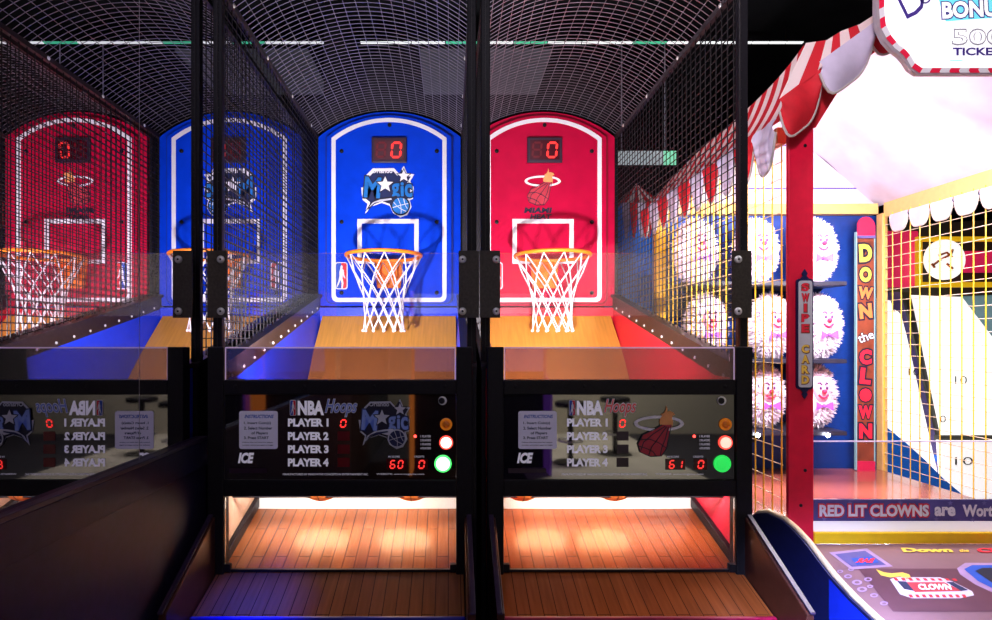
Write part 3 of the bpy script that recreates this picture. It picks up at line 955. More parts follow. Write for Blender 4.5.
bz = .8515
b0 = make_ball((-.3656 + (320 - 350) / 268.0 - .0, 2.14, bz), 'left basketball showing its underside beneath the control panel of the blue hoop game')
def copy_tree(o, loc, label):
    c = o.copy()
    C.objects.link(c)
    c.location = loc
    c['label'] = label
    for ch in o.children:
        d = ch.copy()
        C.objects.link(d)
        d.parent = c
        for g in ch.children:
            e = g.copy()
            C.objects.link(e)
            e.parent = d
    return c
b0.location = ((322 - 450) * 2.14 / F, 2.14, bz)
copy_tree(b0, ((412 - 450) * 2.14 / F, 2.14, bz), 'right basketball showing its underside beneath the control panel of the blue hoop game')
copy_tree(b0, ((522 - 450) * 2.14 / F, 2.14, bz), 'left basketball showing its underside beneath the control panel of the red hoop game')
copy_tree(b0, ((613 - 450) * 2.14 / F, 2.14, bz), 'right basketball showing its underside beneath the control panel of the red hoop game')

# ------------------------------------------------------------------ carnival booth
XL, XR, YF, YK = 1.20, 2.454, 2.05, 3.35
booth = thing('carnival_booth', (1.82, 2.7, 0), 'red and blue carnival toss booth with striped awning, yellow mesh and a bright white lining', 'carnival booth')
yz = Frame((0, 0, 0), (0, 1, 0), (0, 0, 1), (1, 0, 0))
# cabinet and counter
side_prof = [(2.28, 0.03), (2.28, .646), (2.22, .69), (2.15, .712), (2.05, .717), (1.985, .705), (1.92, .685), (1.85, .652), (1.785, .624), (1.70, .598), (1.608, .578), (1.45, .56), (1.45, .03)]
for nm, xs in (('left', (XL - .035, XL - .005)), ('right', (2.46, 2.49))):
    sp = MB().prism(side_prof, yz, *xs).build('counter_side', 'sidenavy', booth)
    mb = MB()
    mb.tube([((xs[0] + xs[1]) / 2, y, z + .004) for y, z in side_prof[1:12]], .010, 6)
    mb.build('edge_trim', 'trim', sp, smooth=True)
    xo = xs[0] - .0015 if nm == 'left' else xs[1] + .0015
    mb = MB().flat([(1.452, .035), (1.79, .035), (1.79, .617), (1.70, .589), (1.608, .569), (1.452, .552)], Frame((xo, 0, 0), (0, 1, 0), (0, 0, 1), (1, 0, 0)))
    lab(mb.build('side_decal', 'sideblue', sp), 'bright blue front part of the counter side')
MB().box(XL, 2.455, 1.46, 3.38, .03, .52).build('base_cabinet', 'boothblue', booth)
tz = lambda Y: .632 - .124 * (2.05 - Y)
tray = MB().add([(XL - .004, 2.05, tz(2.05)), (2.459, 2.05, tz(2.05)), (2.459, 1.46, tz(1.46)), (XL - .004, 1.46, tz(1.46)),
                 (XL - .004, 2.05, .53), (2.459, 2.05, .53), (2.459, 1.46, .525), (XL - .004, 1.46, .525)],
                [(0, 3, 2, 1), (0, 1, 5, 4), (1, 2, 6, 5), (2, 3, 7, 6), (3, 0, 4, 7), (4, 5, 6, 7)]).build('counter_tray', 'tray', booth)
# decals on the tray surveyed by intersecting sight lines with its plane
tN = Vector((0, -.124, 1)).normalized()
def on_tray(px, py, n=.002):
    # eye at (0,0,EZ): solve EZ-(py-VY)*Y/F = .632-.124*(2.05-Y)
    Y = (EZ - .632 + .124 * 2.05) / (.124 + (py - VY) / F)
    return W(px, py, Y) + tN * n
class TF:
    def __call__(s, u, v, n=0):
        return on_tray(u, v, n)
tf = TF()
class TF2:      # y-up wrapper for text
    def __call__(s, u, v, n=0):
        return on_tray(u, -v, n)
tf2 = TF2()
MB().flat([(835, 561), (1010, 561), (1010, 569), (842, 569)], tf, .0015).build('tray_band', 'tray', tray)
MB().flat([(858, 569), (1030, 569), (1060, 612), (893, 612)], tf, .0015).build('tray_band', 'traydark', tray)
d = MB().flat([(829, 553), (867, 549), (893, 567), (851, 570)], tf, .002).build('ticket_decal', 'traylilac', tray)
MB().flat([(835, 555), (865, 551.5), (886, 565.5), (852, 567.5)], tf, .003).build('decal_field', 'signpurple', d)
MB().flat([(851, 559.5), (872, 557.5), (879, 563.5), (857, 566)], tf, .004).build('decal_window', 'logoblue', d)
mb = MB()
put_text(mb, 'BAR', tf2, 865, -561.8, 20, 4.6, .005, .05, shear=-.4, flip=True)
mb.build('decal_lettering', 'letterred', d)
for x, y, r in ((840, 572, 3), (848, 577, 4), (857, 583, 5), (868, 580, 4), (862, 590, 5), (874, 596, 4), (851, 570, 3), (870, 587, 3), (884, 604, 4)):
    mb = MB()
    o_, i_ = circ(x, y, r, r * .5, 14), circ(x, y, r * .55, r * .26, 14)
    for a in range(14):
        b = (a + 1) % 14
        mb.flat([o_[a], o_[b], i_[b], i_[a]], tf, .0022)
    mb.build('swirl_decal', 'traylilac', tray)
mb = MB()
pts = [(876, 570), (884, 573), (892, 574), (902, 573), (909, 575), (912, 580)]
mb.flat(pts + [(906, 580), (900, 577), (890, 578), (881, 576)], tf, .0024)
mb.build('ribbon_decal', 'gold', tray)
e1 = MB().flat([(890 + x, 580 + y) for x, y in [(0, 0), (6, -2), (50, -2), (62, 2), (82, 12), (84, 16), (70, 19), (22, 19), (10, 15)]], tf, .0024).build('crest_decal', 'canvaswhite', tray)
mb = MB()
for i in range(9):
    t = i / 9
    mb.flat([(893 + t * 66, 578.6 + t * 1), (896.5 + t * 66, 578.6 + t * 1), (899 + t * 66, 581.6), (895.5 + t * 66, 581.6)], tf, .003)
    mb.flat([(908 + t * 60, 595.4), (911.5 + t * 60, 595.4), (913.5 + t * 60, 598.4), (910 + t * 60, 598.4)], tf, .003)
mb.build('crest_border', 'logored', e1)
MB().flat([(903, 583), (944, 583), (962, 592), (915, 593)], tf, .003).build('crest_field', 'heatred', e1)
MB().flat([(897, 582), (906, 582.5), (914, 592), (904, 590)], tf, .0035).build('crest_side', 'navy', e1)
MB().flat([(946, 583), (953, 583), (968, 591), (961, 592)], tf, .0035).build('crest_side', 'navy', e1)
mb = MB()
put_text(mb, 'CLOWN', tf2, 935, -588, 34, 6, .004, .05, shear=-.35)
mb.build('crest_lettering', 'white', e1)
mb = MB()
put_text(mb, 'Down', tf2, 927, -550.8, 53, 4.4, .003, .05, shear=-.2)
mb.build('tray_lettering', 'gold', tray)
mb = MB()
put_text(mb, 'the', tf2, 964, -551.2, 10, 3, .003, .03, shear=-.2)
mb.build('tray_lettering', 'gold', tray)
mb = MB()
put_text(mb, 'Clown', tf2, 1003, -551, 52, 4.4, .003, .05, shear=-.2)
mb.build('tray_lettering', 'letterred', tray)
co = MB().flat([(957, 569), (965, 563.5), (1040, 563.5), (1040, 600), (992, 593), (975, 585), (960, 575)], tf, .0022).build('ball_cup_rim', 'traylilac', tray)
MB().flat([(964, 570), (972, 566), (1040, 566), (1040, 596), (994, 590), (978, 582)], tf, .0032).build('ball_cup_wall', 'logoblue', co)
MB().flat([(975, 572), (982, 569), (1040, 569), (1040, 592), (998, 588)], tf, .0042).build('ball_cup_hole', 'emblemdark', co)

# front sill: yellow rail, white strip, lettered strip, clear screen
MB().box(1.279, 2.50, 2.045, 2.075, .634, .674).build('front_rail', 'railyellow', booth, bevel=.004)
MB().box(1.279, 2.50, 2.055, 2.07, .675, .712).build('white_strip_panel', 'stripwhite', booth)
st = MB().box(1.279, 2.50, 2.050, 2.062, .713, .788).build('lettered_strip', 'signpurple', booth)
fs = Frame((0, 2.0495, 0))
su = lambda px: (px - 450) * 2.05 / F
sv = lambda py: EZ - (py - 340) * 2.05 / F
for t, x0, x1, y0, y1, m, g in (('RED LIT CLOWNS', 819, 928.5, 504.5, 516.5, 'white', 'logored'), ('are', 934, 955, 506.5, 516, 'white', None), ('Worth', 962, 998, 504.5, 516.5, 'white', None), ('300 Points', 1004, 1068, 504.5, 516.5, 'cream', None)):
    if t.startswith('300'):
        continue
    if g:
        mb = MB()
        put_text(mb, t, fs, su((x0 + x1) / 2), sv((y0 + y1) / 2), su(x1) - su(x0), sv(y0) - sv(y1), .0008, .03, grow=.09)
        mb.build('strip_letter_outline', g, st)
    mb = MB()
    put_text(mb, t, fs, su((x0 + x1) / 2), sv((y0 + y1) / 2), su(x1) - su(x0), sv(y0) - sv(y1), .0016, .045)
    mb.build('strip_lettering', m, st)
mb = MB()
for x, y in ((824, 519), (850, 503), (873, 518), (900, 502.5), (936, 519), (950, 503), (972, 519.5), (984, 503)):
    mb.flat(star(su(x), sv(y), .010), fs, .0005)
mb.build('strip_stars', 'star', st)
gs = MB().box(1.279, 2.455, 2.058, 2.063, .7885, .99).build('clear_screen', 'gateglass', booth)
MB().box(1.279, 2.455, 2.057, 2.064, .9902, .9935).build('screen_edge', 'edge', gs)
# posts
def post(x0, x1, y0, y1, z0, z1, m='boothred'):
    return MB().box(x0, x1, y0, y1, z0, z1).build('post', m, booth, bevel=.004)
pf = post(su(787.5), su(813), 2.045, 2.062, .60, 2.13)
for py in (146, 505, 513):
    MB().cyl((su(800) + (.015 if py != 505 else -.0), 2.0448, sv(py if py != 513 else 470)), (0, -1, 0), .006, .001, 10, dome=.002).build('screw', 'black', pf)
post(2.40, 2.49, 2.10, 2.16, .60, 2.13)
post(XL - .02, XL + .03, YK - .03, YK + .03, .52, 2.07, 'yellow')
post(XR - .005, XR + .025, YK - .05, YK + .0, .52, 2.07, 'cream')
# swipe sign on the red post
fw = Frame((0, 2.0445, 0))
pl = rrect(su(794.5), su(811.5), sv(389), sv(279), .012)
ss = MB().prism(pl, fw, 0, .006).build('swipe_sign', 'sidenavy', pf)
MB().prism(rrect(su(796.2), su(809.8), sv(387), sv(281), .010), fw, .0062, .009).build('sign_face', 'swipeplate', ss)
for yy, sg in ((279, 1), (389, -1)):
    mb = MB()
    u, v = su(803), sv(yy)
    mb.prism([(u - .016, v - .001 * sg), (u - .006, v + .010 * sg), (u - .010, v + .018 * sg), (u, v + .034 * sg), (u + .010, v + .018 * sg), (u + .006, v + .010 * sg), (u + .016, v - .001 * sg)][::sg], fw, 0.0005, .0055)
    mb.build('sign_finial', 'sidenavy', ss)
word = 'SWIPE CARD'
for i, ch in enumerate(word):
    if ch == ' ':
        continue
    mb, m2 = MB(), MB()
    y = 287.5 + i * 10.2
    put_text(m2, ch, fw, su(803), sv(y + .4), .026 if ch != 'I' else .010, .029, .0094, .05, grow=.05)
    m2.build('sign_letter_shadow', 'plank', ss)
    put_text(mb, ch, fw, su(802.6), sv(y), .026 if ch != 'I' else .010, .029, .0100, .05)
    mb.build('sign_letter', 'letterred' if i < 5 else 'gold', ss)
# walls of yellow mesh
def mesh_wall(x, y0, y1, z0, z1, st=.06):
    mb = MB()
    n = int((y1 - y0) / st)
    for i in range(n + 1):
        yy = y0 + (y1 - y0) * i / n
        mb.tube([(x, yy, z0), (x, yy, z1)], .0027, 5, cap=False)
    ww = mb.build('wire_wall', 'mesh_yellow', booth)
    mb = MB()
    n = int((z1 - z0) / st)
    for i in range(n + 1):
        zz = z0 + (z1 - z0) * i / n
        mb.tube([(x + .005, y0, zz), (x + .005, y1, zz)], .0020, 5, cap=False)
    return mb.build('cross_wires', 'meshwhite', ww)
mesh_wall(XL, 2.11, YK - .03, .53, 2.06)
mesh_wall(XR, 2.17, YK - .055, .53, 2.06)
MB().box(XL - .015, XL + .02, 2.11, YK - .032, 2.062, 2.12).build('eave_beam', 'cream', booth)
rb = MB().box(XR, XR + .03, 2.165, YK - .052, 2.045, 2.125).build('eave_beam', 'cream', booth)
# booth floor, back wall and shelves
MB().box(XL + .01, XR - .006, 2.08, YK, .585, .612).build('booth_floor', 'boothfloor', booth)
MB().box(XL - .02, XR + .02, YK + .032, YK + .06, .50, 2.07).build('rear_wall', 'boothblue', booth)
MB().box(XL + .032, XR - .008, YK - .02, YK + .03, 2.071, 2.13).build('rear_beam', 'cream', booth)
SH = (1.655, 1.25, .875)
for z in SH:
    shf = MB().box(XL + .035, 2.06, 3.03, YK + .031, z - .022, z).build('shelf', 'shelf', booth)
    MB().box(XL + .035, 2.06, 3.026, 3.0298, z - .020, z - .002).build('shelf_edge', 'shelf', shf)
    for k in range(3):
        xx = 1.42 + k * .29
        MB().prism([(3.20, z - .023), (YK + .03, z - .023), (YK + .03, z - .12)], yz, xx - .05, xx + .05).build('shelf_bracket', 'black', shf)
for px, py in ((757, 428), (827, 427)):
    p = W(px, py, 3.02)
    MB().sphere((p.x, 3.012, .858), .011, nu=12, nv=8).build('lamp_bulb', 'bulb', booth, smooth=True)
# plank sign in the rear corner
fp = Frame((0, 3.285, 0))
pu = lambda px: (px - 450) * 3.285 / F
pv = lambda py: EZ - (py - 340) * 3.285 / F
ps = MB().prism([(pu(857), pv(469)), (pu(874), pv(469)), (pu(874), pv(232)), (pu(857), pv(232))], fp, -.015, 0).build('plank_sign', 'plank', booth)
MB().prism([(pu(856.8), pv(236)), (pu(874.2), pv(236)), (pu(874.2), pv(226))] + [(pu(865.2) + pu(458.7) * math.cos(a), pv(226) + pu(459) * math.sin(a)) for a in [PI * i / 10 for i in range(1, 10)]] + [(pu(856.8), pv(226))], fp, .0005, .008).build('sign_cap', 'pinkcap', ps)
MB().prism([(pu(856.8), pv(238.5)), (pu(874.2), pv(238.5)), (pu(874.2), pv(235.8)), (pu(856.8), pv(235.8))], fp, .0005, .012).build('cap_band', 'purplebar', ps)
MB().prism([(pu(856.8), pv(471)), (pu(874.2), pv(471)), (pu(874.2), pv(461)), (pu(856.8), pv(461))], fp, .0005, .008).build('sign_foot', 'pinkcap', ps)
for x0 in (855.3, 874.1):
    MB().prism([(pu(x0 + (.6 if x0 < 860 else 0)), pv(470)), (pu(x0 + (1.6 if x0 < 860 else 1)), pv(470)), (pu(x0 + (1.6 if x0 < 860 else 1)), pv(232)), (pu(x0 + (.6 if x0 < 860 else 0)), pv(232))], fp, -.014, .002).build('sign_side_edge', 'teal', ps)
for ch, y, w, h, m, r in (('D', 253, 13, 18, 'gold', .05), ('O', 274.5, 12, 15, 'gold', 0), ('W', 293, 15, 12, 'letterorange', -.1), ('N', 311, 13, 15, 'letterorange', .1), ('the', 336.5, 16, 9, 'white', .35),
                         ('C', 357, 12, 15, 'letterred', 0), ('L', 376, 11, 16, 'letterred', -.1), ('O', 395, 12, 13, 'letterred', 0), ('W', 412, 14, 13, 'letterred', 0), ('N', 431, 13, 15, 'letterred', 0)):
    q = 3.285 / F
    mb, m2 = MB(), MB()
    put_text(m2, ch, fp, pu(865.4), pv(y), w * q, h * q, .0010, .06 if len(ch) == 1 else .02, rot=r, grow=.09 if len(ch) == 1 else .05)
    m2.build('sign_letter_shadow', 'emblemdark', ps)
    put_text(mb, ch, fp, pu(865.4), pv(y), w * q, h * q, .0020, .06 if len(ch) == 1 else .01, rot=r)
    mb.build('sign_letter', m, ps)
MB().flat(circ(pu(865.4), pv(395), 5.2 * 3.285 / F), fp, .003).build('red_nose', 'letterred', ps)

# tent lining: gable roof and end gable
RX, RZ_ = 1.83, 2.68
def lining(x0, z0, x1, z1):
    def fn(u, v):
        x = x0 + (x1 - x0) * u
        z = z0 + (z1 - z0) * u
        y = 2.06 + (YK + .04 - 2.06) * v
        wv = .012 * math.sin(9 * u + 4 * v) * math.sin(PI * u) + .010 * math.sin(13 * v + 7 * u * v) * math.sin(PI * v)
        return (x, y, z + wv)
    return MB().grid(fn, 24, 24).build('tent_lining', 'ceilcanvas', booth, smooth=True)
lining(XL - .03, 2.125, RX, RZ_)
lining(XR + .03, 2.125, RX, RZ_)
gb = MB().prism([(XL - .03, 2.131), (XR + .03, 2.131), (RX, RZ_)], Frame((0, YK + .045, 0)), 0, .01).build('end_gable', 'ceilcanvas', booth)
fg = Frame((0, YK + .034, 0))
gx = lambda px: (px - 450) * 3.384 / F
gz = lambda py: EZ - (py - 340) * 3.384 / F
o_ = [(gx(700), gz(189)), (gx(861), gz(189)), (gx(832), gz(145)), (gx(735), gz(145))]
i_ = [(gx(703), gz(187.8)), (gx(858.5), gz(187.8)), (gx(831), gz(146.2)), (gx(736), gz(146.2))]
MB().ring(o_, i_, fg, 0, .003).build('gable_outline', 'signink', gb)

# striped awning along the left side, pinched up at the corner posts
def top_z(t):
    return 2.31 + .08 * (1 - t) ** 5 - .07 * t ** 4
def awn(u, v):
    yb = 2.03 + 1.39 * u
    tt = u + .10 * math.sin(2 * PI * u) * 0 - (.14 * (1 - u) ** 1 * u * 3 if u < 1 else 0) * .6
    yt = 2.05 + 1.35 * max(0, tt)
    y = yb + (yt - yb) * v
    sag = .02 * math.sin(PI * v)
    x = XL - .055 + .10 * v + sag * (1 - u)
    z = 2.11 + (top_z(u) - 2.11) * v
    return (x, y, z)
aw = MB().grid(awn, 60, 8, lambda u, v: (1.39 * u, v)).build('awning', 'striped', booth, smooth=True)
# roof drape over the front, from corner peak up to the sign
AT = [(806, 43), (827, 40), (841, 31), (860, 24), (900, -2)]
AB = [(779, 99), (819, 72), (843, 54), (866, 36), (905, 6)]
def lerp_path(P, u):
    k = min(u * (len(P) - 1), len(P) - 1 - 1e-6)
    i = int(k)
    t = k - i
    return (P[i][0] + (P[i + 1][0] - P[i][0]) * t, P[i][1] + (P[i + 1][1] - P[i][1]) * t)
def awf(u, v):
    b, t = W(*lerp_path(AB, u), 2.02), W(*lerp_path(AT, u), 2.05)
    return b.lerp(t, v)
MB().grid(awf, 40, 6, lambda u, v: (.42 * u + .05, v)).build('awning', 'striped', booth, smooth=True)
# scalloped valance
def scallop(pa, pb, drop, m, out, lean=0.0):
    """hanging scallop between two top points, with piping"""
    pa, pb = Vector(pa), Vector(pb)
    n = 14
    def low(t):
        return drop * ((1 - abs(2 * t - 1) ** 4.5) * .72 + .28)
    def fn(u, v):
        p = pa.lerp(pb, u)
        return p + Vector(out) * (.018 * math.sin(PI * v * .9) + .006 * math.sin(2 * PI * u)) + Vector((0, 0, -low(u) * v))
    o = MB().grid(fn, n, 8).build('valance_scallop', m, booth, smooth=True)
    mb = MB()
    mb.tube([fn(i / n, 1) for i in range(n + 1)], .0045, 5)
    mb.build('piping', 'canvaspiping', o, smooth=True)
    return o
n = 10
for i in range(n):
    a, b = 2.035 + .1415 * i, 2.035 + .1415 * (i + 1)
    scallop((XL - .058, a, 2.125), (XL - .058, b - .004, 2.125), .18, 'canvasred' if i % 2 else 'canvaswhite', (-1, 0, 0))
def Wf(px, py, Y):
    return W(px, py, Y)
scallop(Wf(779, 99, 2.02), Wf(821, 68, 2.02), .165, 'canvasred', (0, -1, 0))
scallop(Wf(819, 62, 2.005), Wf(874, 22, 2.005), .150, 'canvaswhite', (0, -1, 0))
scallop(Wf(868, 27, 2.02), Wf(925, -12, 2.02), .14, 'canvasred', (0, -1, 0))
scallop(Wf(925, -12, 2.02), Wf(975, -45, 2.02), .14, 'canvaswhite', (0, -1, 0))
# red front gable band behind the scallops
MB().prism([(su(783), sv(128)), (su(815), sv(128)), (su(850), sv(72)), (su(990), sv(-40)), (su(990), sv(-75)), (su(845), sv(40)), (su(783), sv(98))], Frame((0, 2.05, 0)), -.004, .004).build('gable_band', 'canvasred', booth)
# right hand scallops
for i in range(8):
    yc = 3.17 - .138 * i
    scallop((XR - .012, yc - .065, 2.045), (XR - .012, yc + .065, 2.045), .10, 'canvaswhite', (-.3, 0, 0))
# lit bonus sign
YS = 1.93
fsn = Frame((0, YS, 0))
bu = lambda px: (px - 450) * YS / F
bv = lambda py: EZ - (py - 340) * YS / F
def half(pts):
    return [(bu(x), bv(y)) for x, y in pts]
left = [(876, -40), (876, 12), (877.5, 28), (884, 41), (892, 50), (900, 56), (905, 62), (909, 69), (917, 74.5)]
full = left + [(2 * 968 - x, y) for x, y in left[::-1]]
inn = [(x + (968 - x) * .030, y - (1.6 if y > 30 else .5)) for x, y in full]
inn2 = [(968 + (x - 968) * .915, -40 + (y + 40) * .945) for x, y in full]
sg = MB().prism(half(full), fsn, -.016, 0).build('bonus_sign', 'signedge', booth)
mb = MB()
N = len(inn)
L = 0
for i in range(N - 1):
    a0, a1, c1, c0 = half([inn[i], inn[i + 1], inn2[i + 1], inn2[i]])
    d = math.dist(a0, a1)
    s_ = max(1, int(d / .02))
    b = len(mb.v)
    for (p, q), l in (((a0, c0), L), ((a1, c1), L + d)):
        for w in (p, q):
            mb.uv[len(mb.v)] = (l, 0)
            mb.v.append(fsn(w[0], w[1], .002))
    mb.f.append((b, b + 2, b + 3, b + 1))
    L += d
mb.build('candy_border', 'signborder', sg)
MB().flat(half(inn2), fsn, .0025).build('sign_face', 'signwhite', sg)
MB().flat(half([(936, -8), (940, 8), (945, 22), (968, 20), (998, 18), (998, -8)]), fsn, .003).build('cyan_panel', 'signcyan', sg)
mb = MB()
for ch, x, y, w, h, r in (('D', 909, -4, 26, 40, .45), ('o', 924, -2, 12, 13, .2)):
    put_text(mb, ch, fsn, bu(x), bv(y), w * YS / F, h * YS / F, .004, -.012, rot=r)
mb.build('title_lettering', 'signink', sg)
def stext(nm, t, x0, x1, y0, y1, m, n, off, grow=0.0, rot=0.0):
    mb = MB()
    put_text(mb, t, fsn, bu((x0 + x1) / 2), bv((y0 + y1) / 2), (x1 - x0) * YS / F, (y1 - y0) * YS / F, n, off, rot=rot, grow=grow)
    return mb.build(nm, m, sg)
stext('bonus_outline', 'BONUS', 941, 1006, 1, 18, 'signink', .0035, .05, .05, .05)
stext('bonus_lettering', 'BONUS', 941, 1006, 1, 18, 'signwhite', .0042, .04, 0, .05)
stext('number_lettering', '500', 951, 1003, 29, 46, 'signpale', .0035, .03)
stext('number_face', '500', 952, 1002, 30.5, 44.5, 'signwhite', .0042, .0)
stext('ticket_lettering', 'TICKETS', 952, 1007, 48, 56, 'signink', .0035, .035)
MB().flat(half([(949, 60.6), (962, 60.4), (962, 61.2), (949, 61.4)]), fsn, .0035).build('underline', 'signcyan', sg)
MB().box(bu(880), bu(1056), YS + .017, YS + .09, bv(-36), bv(-26)).build('sign_bracket', 'boothred', booth)
MB().box(bu(940), bu(996), YS + .09, 2.06, bv(-40), bv(-14)).build('sign_bracket', 'boothred', booth)
# roof ridge beam to carry the canvas
MB().box(RX - .03, RX + .03, 2.04, YK + .06, RZ_ + .02, RZ_ + .05).build('ridge_beam', 'boothred', booth)

# clown dolls
def make_doll():
    root = thing('clown_doll', (0, 0, 0), '', 'doll', 'furry clown dolls on the shelves')
    rnd = random.Random(11)
    mb = MB()
    mb.sphere((0, 0, .172), .098, .080, .165, nu=20, nv=14)
    for i in range(1900):
        z = rnd.uniform(-1, 1)
        q = rnd.uniform(0, 2 * PI)
        s_ = math.sqrt(1 - z * z)
        d = Vector((s_ * math.cos(q), s_ * math.sin(q), z))
        p = Vector((d.x * .096, d.y * .083, .172 + d.z * .163))
        nrm = Vector((d.x / .096, d.y / .083, d.z / .163)).normalized()
        nrm = (nrm + Vector((rnd.uniform(-.4, .4), rnd.uniform(-.4, .4), rnd.uniform(-.5, .3)))).normalized()
        ln = rnd.uniform(.016, .034)
        tip = p + nrm * ln
        if tip.z < .002:
            tip.z = .002
        if p.y < -.05 and abs(p.x) < .045 and abs(p.z - .20) < .085:
            continue
        a = nrm.cross(Vector((.3, .5, .8))).normalized() * .006
        b = nrm.cross(a).normalized() * .006
        k = len(mb.v)
        mb.v += [p + a, p - a * .5 + b * .86, p - a * .5 - b * .86, tip]
        mb.f += [(k, k + 1, k + 3), (k + 1, k + 2, k + 3), (k + 2, k, k + 3)]
    mb.build('fur_body', 'fur', root)
    fc = MB().sphere((0, -.070, .205), .042, .024, .066, nu=16, nv=12).build('face', 'facepink', root, smooth=True)
    for s in (-1, 1):
        MB().sphere((s * .016, -.0925, .222), .0062, .004, .009, nu=10, nv=6).build('eye', 'dolldark', fc)
        MB().tube([(s * .008, -.091, .238), (s * .018, -.089, .250), (s * .027, -.083, .246)], .0035, 5).build('eyebrow', 'dolldark', fc)
    MB().sphere((0, -.098, .204), .012, nu=12, nv=8).build('nose', 'dollred', fc, smooth=True)
    MB().tube([(-.024, -.088, .186), (-.012, -.0925, .174), (0, -.0935, .170), (.012, -.0925, .174), (.024, -.088, .186)], .005, 6).build('mouth', 'dollred', fc)
    mb = MB()
    for s in (-1, 1):
        mb.add([(0, -.093, .128), (s * .045, -.10, .152), (s * .045, -.10, .104), (0, -.082, .128)], [(0, 1, 2), (3, 2, 1), (0, 2, 3), (0, 3, 1)])
    mb.sphere((0, -.096, .128), .011, nu=8, nv=6)
    mb.build('bow', 'dollbow', root)
    return root
doll = make_doll()
first = True
for r, (z, rn) in enumerate(zip(SH, ('top', 'middle', 'bottom'))):
    for c, (px, cn) in enumerate((((695, 705, 700)[r], 'left'), ((755, 769, 762)[r], 'centre'), ((813, 818, 813)[r], 'right'))):
        loc = ((px - 450) * 3.16 / F, 3.16, z)
        lb = 'white furry clown doll, %s of the three on the %s shelf of the booth' % (cn, rn)
        if first:
            doll.location = loc
            doll['label'] = lb
            first = False
        else:
            copy_tree(doll, loc, lb)
# booth lamps and added fills
area('counter_side_fill', (.75, .75, 1.25), (1.165, 1.60, .48), .15, .15, 5, (.5, .6, 1), 40)  # added blue fill without a fitting, brightens the counter side
area('awning_fill', (.35, .5, 3.3), (1.25, 2.3, 2.2), .3, .3, 4, (1, .9, 1), 60)  # added fill, no such lamp here, lifts the awning
area('shelf_fill', (1.75, 2.35, 1.97), (1.70, 3.3, 1.25), .8, .08, 13, (1, .93, 1), 120)  # extra fill added to brighten the dolls
area('booth_lamp', (1.72, 2.40, 1.98), (1.60, 2.95, 2.60), .7, .10, 6, (1, .95, 1.0), 180)
area('tray_fill', (1.85, 1.90, 2.18), (1.85, 1.75, .6), .8, .05, 8, (1, .93, .97), 120)  # added below the sign to brighten tray and rail, no fitting there
area('booth_front_lamp', (1.80, 2.16, 2.03), (1.80, 3.2, 1.0), 1.0, .12, 32, (1, .95, .98), 170)
area('booth_low_lamp', (1.80, 2.95, .835), (1.80, 2.6, .62), .9, .03, 6, (.9, .96, 1), 170)

# ------------------------------------------------------------------ far booth corner behind (second awning)
fb_ = thing('striped_awning_booth', (1.30, 4.4, 0), 'distant blue cabinet under a small striped tent top, seen through the red game cage', 'carnival booth')
YA = 4.3
au = lambda px: (px - 450) * YA / F
av = lambda py: EZ - (py - 340) * YA / F
mb = MB()
xc = (au(620) + au(665)) / 2
ring1 = [(au(619), YA), (au(668), YA), (au(668), YA + .5), (au(619), YA + .5)]
def cone(u, v):
    k = u * 4
    i = int(k) % 4
    t = k - int(k)
    p = Vector((*ring1[i], 0)).lerp(Vector((*ring1[(i + 1) % 4], 0)), t)
    c = Vector((au(645), YA + .2, 0))
    q = p.lerp(c, v ** .8)
    return (q.x, q.y, av(203) + (av(176) - av(203)) * v)
MB().grid(cone, 48, 6, lambda u, v: (u * 1.4, v)).build('tent_top', 'striped', fb_, smooth=True)
for i in range(6):
    x0 = au(622 + i * 7.6)
    x1 = au(622 + (i + 1) * 7.6)
    def fn(u, v, x0=x0, x1=x1):
        return (x0 + (x1 - x0) * u, YA - .012, av(203) - (.20 * (1 - abs(2 * u - 1) ** 2.5) + .06) * v)
    MB().grid(fn, 8, 3).build('valance_scallop', 'canvaswhite' if i % 2 == 0 else 'canvasred', fb_, smooth=True)
MB().box(au(622), au(666), YA, YA + .5, .0, av(205)).build('cabinet', 'alleyblue', fb_, bevel=.01)

# ------------------------------------------------------------------ neighbouring alley game seen through the right mesh
YN = 3.9
ag = thing('alley_roller_game', (3.6, 4.1, 0), 'lit white two-lane roller game with blue base and pink panels behind the booth mesh', 'arcade game')
def nq(pts, Y):
    return [W(x, y, Y) for x, y in pts]
def slab(name, m, pts, parent, Ys, th=.03):
    """thin slab whose corners lie at the given depths"""
    v = [W(x, y, q) for (x, y), q in zip(pts, Ys)]
    k = len(v)
    nv = (v[1] - v[0]).cross(v[2] - v[0]).normalized() * th
    if nv.y < 0:
        nv = -nv
    return MB().add(v + [p + nv for p in v], [tuple(range(k)), tuple(range(k, 2 * k))[::-1]] + [(i, (i + 1) % k, k + (i + 1) % k, k + i) for i in range(k)]).build(name, m, parent)
slab('base_side', 'alleyblue', [(874, 424), (888, 428), (905, 442), (925, 460), (945, 480), (975, 505), (975, 560), (874, 540)], ag, [3.9] * 8, .10)
slab('lane', 'lanewhite', [(876, 298), (899, 302), (938, 475), (925, 460), (905, 442), (888, 428), (876, 424)], ag, [4.5, 4.5, 4.0, 3.98, 4.02, 4.05, 4.06])
slab('lane_divider', 'purplebar', [(889, 292), (908, 292), (950, 480), (934, 470)], ag, [4.52, 4.52, 4.02, 4.02])
slab('divider_shadow', 'inkdark', [(903, 292), (912, 292), (944, 436), (938, 436)], ag, [4.46, 4.46, 4.08, 4.08], .02)
l2 = slab('lane', 'lanewhite', [(911, 295), (962, 297), (1040, 400), (1040, 436), (944, 436)], ag, [4.45, 4.45, 4.1, 4.05, 4.05])
slab('front_lip', 'lanewhite', [(942, 441), (1060, 441), (1060, 520), (975, 505), (945, 482)], ag, [3.97] * 5, .05)
